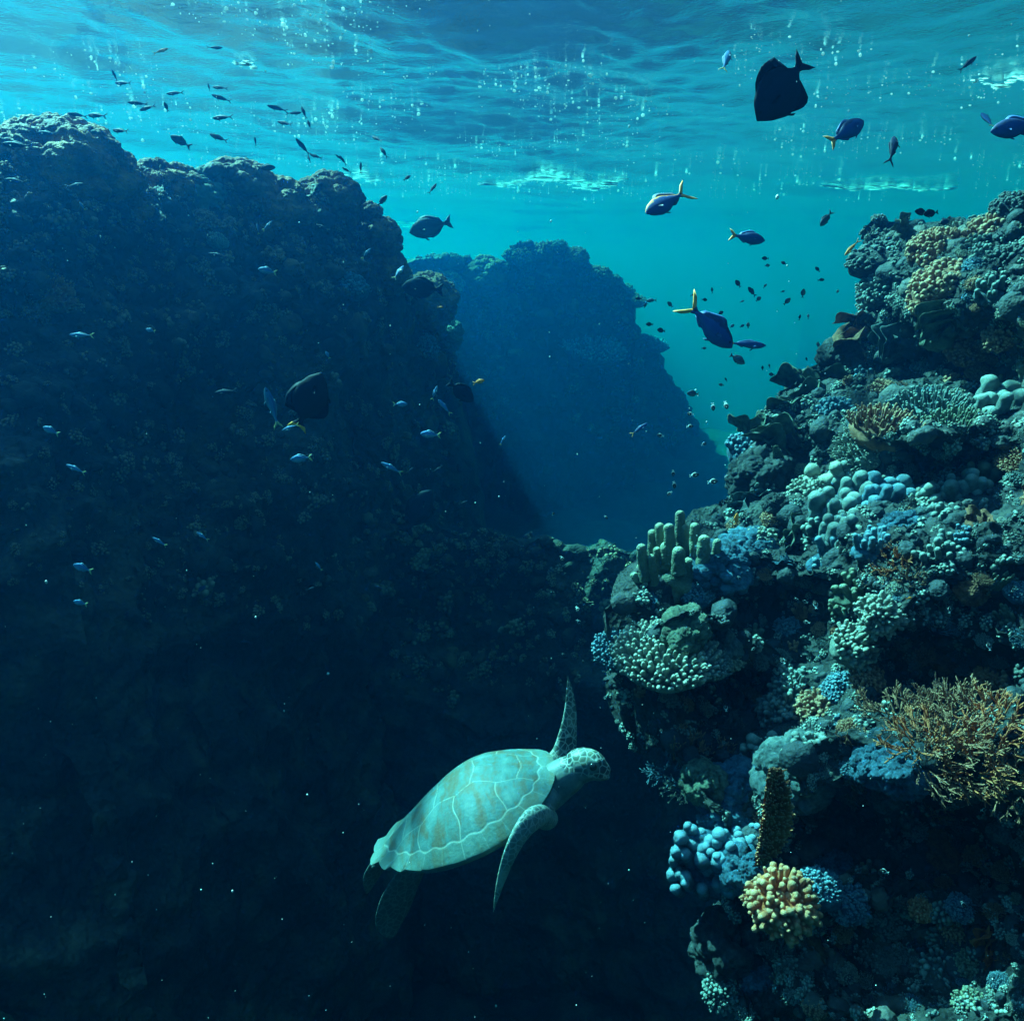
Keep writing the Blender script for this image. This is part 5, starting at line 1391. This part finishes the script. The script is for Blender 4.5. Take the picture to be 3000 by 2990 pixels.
# ---- the school above the left reef, the little ones in the channel and the white-tailed ones at the reef face
S1 = [(470, 150, 46, 35, 'orange'), (628, 140, 46, 5, 'plain'), (362, 244, 60, 170, 'plain'), (336, 222, 30, 110, 'plain'), (514, 273, 56, 180, 'plain'), (405, 303, 54, 184, 'plain'),
      (433, 316, 56, 190, 'plain'), (487, 314, 28, 110, 'grey'), (612, 256, 22, 100, 'plain'), (645, 257, 48, 172, 'plain'), (650, 289, 58, 165, 'plain'), (653, 344, 70, 175, 'plain'),
      (643, 405, 68, 155, 'plain'), (748, 415, 28, 95, 'plain'), (228, 337, 50, 180, 'plain'), (284, 338, 72, 166, 'plain'), (353, 383, 62, 165, 'plain'), (277, 387, 32, 170, 'grey'),
      (104, 358, 44, 14, 'orange'), (138, 390, 66, 172, 'plain'), (530, 415, 68, 152, 'grey'), (814, 318, 58, 172, 'plain'), (860, 332, 46, 8, 'plain'), (836, 362, 54, 160, 'plain'),
      (890, 330, 44, 112, 'plain'), (906, 366, 34, 110, 'plain'), (888, 431, 58, 132, 'plain'), (927, 459, 42, 160, 'plain'), (906, 467, 28, 112, 'plain'), (779, 491, 52, 8, 'grey'),
      (994, 462, 26, 145, 'plain'), (1106, 408, 44, 145, 'plain'), (1125, 447, 46, 122, 'plain'), (1005, 470, 34, 125, 'plain'), (1057, 493, 34, 88, 'plain'), (1016, 499, 32, 150, 'plain'),
      (1192, 522, 28, 40, 'grey'), (1267, 553, 42, 58, 'plain'), (1119, 589, 42, 38, 'grey')]
S2 = [(1872, 875, 24, 180), (1909, 880, 30, 178), (1890, 895, 16, 70), (1963, 892, 22, 140), (1903, 950, 22, 175), (1937, 968, 26, 175), (2242, 757, 22, 180), (2248, 778, 18, 10),
      (2296, 771, 18, 140), (2395, 789, 20, 130), (2405, 820, 24, 10), (2162, 831, 26, 130), (2203, 855, 36, 135), (2222, 876, 22, 40), (2241, 838, 17, 50), (2293, 854, 15, 20),
      (2353, 859, 26, 85), (2306, 883, 26, 45), (2174, 883, 15, 20), (2086, 851, 18, 100), (2030, 864, 17, 20), (2064, 878, 18, 0), (2111, 917, 20, 30), (2145, 955, 17, 40),
      (2343, 930, 18, 80), (2368, 927, 18, 80), (2192, 953, 20, 85), (2174, 955, 14, 30), (2454, 854, 14, 60), (2113, 1127, 17, 170), (2127, 1112, 14, 120), (2234, 1078, 14, 90),
      (2254, 1072, 14, 90), (2261, 1097, 20, 175), (2281, 1093, 14, 100), (2062, 1020, 15, 0), (2363, 1052, 12, 120), (2397, 1010, 20, 80)]
S3 = [(2089, 1192, 24, -85), (2127, 1187, 25, -80), (2023, 1213, 20, 170), (2021, 1249, 20, 5), (2062, 1301, 18, 20), (2034, 1392, 26, 10), (2088, 1411, 28, 8), (2130, 1396, 14, 0),
      (2255, 1438, 16, -30), (1972, 1386, 20, -80), (1975, 1420, 22, -75), (1962, 1446, 20, 220), (1621, 1505, 12, 60), (1775, 1515, 14, -40), (1647, 1636, 18, -60), (1692, 1784, 18, -60),
      (1696, 1822, 20, -50), (1651, 1917, 14, -40), (1708, 1937, 10, -80), (2117, 1470, 16, 110), (2166, 1693, 16, -45), (2117, 1757, 16, -70), (2332, 1755, 14, 180), (2358, 1763, 20, 160),
      (2389, 1771, 24, 92), (2363, 1823, 18, 170), (2208, 1901, 16, 20), (2293, 1935, 20, 120), (2055, 1970, 13, -40), (2898, 1893, 24, 90), (2783, 1786, 22, 85), (2768, 1711, 18, 165),
      (2126, 2073, 20, 95), (2432, 2125, 22, 95), (2591, 2552, 24, 165), (2822, 2648, 24, -60), (2882, 2372, 20, 10), (1937, 2140, 13, 100), (1714, 2362, 12, 110)]
ORD = ['first', 'second', 'third', 'fourth', 'fifth', 'sixth', 'seventh', 'eighth', 'ninth', 'tenth', 'eleventh', 'twelfth', 'thirteenth', 'fourteenth', 'fifteenth', 'sixteenth',
       'seventeenth', 'eighteenth', 'nineteenth', 'twentieth']
def ordinal(i, n, a='left', b='right'):
    return '%s from the %s' % (ORD[i], a) if i < (n + 1) // 2 else '%s from the %s' % (ORD[n - 1 - i], b)
r = np.random.RandomState(4)
s = sorted(S1, key=lambda q: q[0])
for i, (x, y, l, a, c) in enumerate(s):
    w = 'orange-backed' if c == 'orange' else 'slim dark' if c == 'plain' else 'dark'
    fish(x, y, l, a, 5.6 + r.uniform(-.5, .6), 'plump' if c == 'grey' else 'slim', c, '%s fish in the school above the left reef, %s' % (w, ordinal(i, len(s))),
         group='school of fish above the left reef', yaw=r.uniform(-25, 25), bend=round(r.uniform(-.2, .2), 1))
s = sorted(S2, key=lambda q: q[0])
for i, (x, y, l, a) in enumerate(s):
    fish(x, y, l, a, 5.5 + r.uniform(-.8, 1.5), 'deep' if i % 3 else 'plump', 'grey' if i % 2 else 'black', 'tiny dark fish in the loose swarm of the bright channel, %s' % ordinal(i, len(s)),
         group='tiny dark fish in the channel', yaw=r.uniform(-20, 20))
s = sorted(S3, key=lambda q: q[1])
for i, (x, y, l, a) in enumerate(s):
    h = hit(x, y); d = min(4.2, (h[2] - .35) if h else 4.2)
    fish(x, y, l, a, max(1.4, d), 'deep', 'chrom', 'small black fish with white tail before the reef face, %s' % ordinal(i, len(s), 'top', 'bottom'),
         group='white-tailed fish before the reef face', yaw=r.uniform(-30, 30))

# ------------------------------------------------------------------ drifting specks, bubbles under the surface, foam
def specks():
    r = np.random.RandomState(8)
    n = 900
    V, F = [], []
    ico = np.array([(0, 0, 1), (.89, 0, .45), (.28, .85, .45), (-.72, .53, .45), (-.72, -.53, .45), (.28, -.85, .45), (.72, .53, -.45), (-.28, .85, -.45), (-.89, 0, -.45), (-.28, -.85, -.45), (.72, -.53, -.45), (0, 0, -1)])
    fi = [(0, 1, 2), (0, 2, 3), (0, 3, 4), (0, 4, 5), (0, 5, 1), (1, 6, 2), (2, 7, 3), (3, 8, 4), (4, 9, 5), (5, 10, 1), (6, 7, 2), (7, 8, 3), (8, 9, 4), (9, 10, 5), (10, 6, 1), (11, 7, 6), (11, 8, 7), (11, 9, 8), (11, 10, 9), (11, 6, 10)]
    for i in range(n):
        d = r.uniform(1.0, 8.0); p = P(r.uniform(-600, 3600), r.uniform(-300, 3300), d)
        rel = p - TO; sd = np.array(sun_dir); ts = rel @ sd
        if p[2] > WATER_Z - .15 or np.linalg.norm(rel) < .75 or (ts > 0 and np.linalg.norm(rel - sd * ts) < .6): continue
        k = r.gamma(1.3, .0007) * (d / 3) + .0004
        o = len(V); V += list(p + ico * k * np.array((1, 1, r.uniform(.8, 1.8)))); F += [tuple(x + o for x in f) for f in fi]
    t = NT('speck'); p = t.n('BsdfPrincipled', i_Roughness=0.5); p.inputs['Base Color'].default_value = (.85, .9, .85, 1); t.l(p.outputs[0], t.out.inputs['Surface'])
    mesh_obj('drifting_specks', np.array(V), F, t.m, kind='stuff')
    # bubbles and foam specks hanging under the waves
    V, F = [], []
    for i in range(10000):
        d = 3.6 * (26 / 3.6) ** r.rand(); px = r.uniform(-300, 3300) if i % 3 else r.normal(1350, 500)
        x = (px - 1500) * PX * d; y = d
        if perlin(np.array((x * .55, y * .4, 3.0))) + .25 * perlin(np.array((x * 2.1, y * 1.5, 8.0))) < .04: continue
        z = WATER_Z + float(wave_height(x, y)) - .02 - r.gamma(1.0, .03)
        k = min(.015, r.gamma(1.0, .0034) + .0012) * (d / 6) ** .5
        o = len(V); st = np.array((1, 1, 1.0)) * np.array((r.uniform(.7, 1.5), 1, r.uniform(.5, 1.5)))
        V += list(np.array((x, y, z)) + ico * k * st); F += [tuple(q + o for q in f) for f in fi]
    t = NT('bubble'); p = t.n('BsdfPrincipled', i_Roughness=0.25); p.inputs['Base Color'].default_value = (.92, .93, .9, 1); t.l(p.outputs[0], t.out.inputs['Surface'])
    tl = t.n('BsdfTranslucent'); tl.inputs[0].default_value = (.95, .95, .92, 1); mx = t.n('MixShader', i_Fac=.55); t.l(p.outputs[0], mx.inputs[1]); t.l(tl.outputs[0], mx.inputs[2]); t.l(mx.outputs[0], t.out.inputs['Surface'])
    mesh_obj('bubbles', np.array(V), F, t.m, kind='stuff')
    # foam where small waves break, seen from below
    V, F = [], []
    for (px, py, w, hgt, n) in ((1620, 548, 430, 15, 480), (1060, 532, 95, 16, 130), (2600, 566, 380, 5, 260), (1180, 664, 70, 5, 80), (2930, 275, 170, 7, 60), (720, 218, 60, 7, 40)):
        d = WATER_Z / max(.03, ((744 - py) * PX) / cp) / 1.0
        for _ in range(n):
            u = r.uniform(-1, 1); x = px + u * w / 2; yy = py + hgt * (r.normal() * .4 * (1 - u * u) + .8 * math.sin(u * 5 + px))
            dd = d * (744 - py) / (744 - yy)
            k = r.gamma(2.0, .013) * (d / 19) + .003
            pt = P(x, yy, dd); pt[2] = WATER_Z + float(wave_height(pt[0], pt[1])) - .02 - r.rand() * .03
            o = len(V); V += list(pt + ico * k * np.array((2.2, 2.0, .16))); F += [tuple(q + o for q in f) for f in fi]
    tf2 = NT('foam'); q = tf2.n('BsdfTranslucent'); q.inputs[0].default_value = (.92, .95, .92, 1)
    q2 = tf2.n('BsdfDiffuse'); q2.inputs[0].default_value = (.9, .93, .9, 1); m2 = tf2.n('MixShader', i_Fac=.15); tf2.l(q.outputs[0], m2.inputs[1]); tf2.l(q2.outputs[0], m2.inputs[2]); tf2.l(m2.outputs[0], tf2.out.inputs['Surface'])
    mesh_obj('foam', np.array(V), F, tf2.m, kind='stuff')
    return t.m
M_bub = specks()
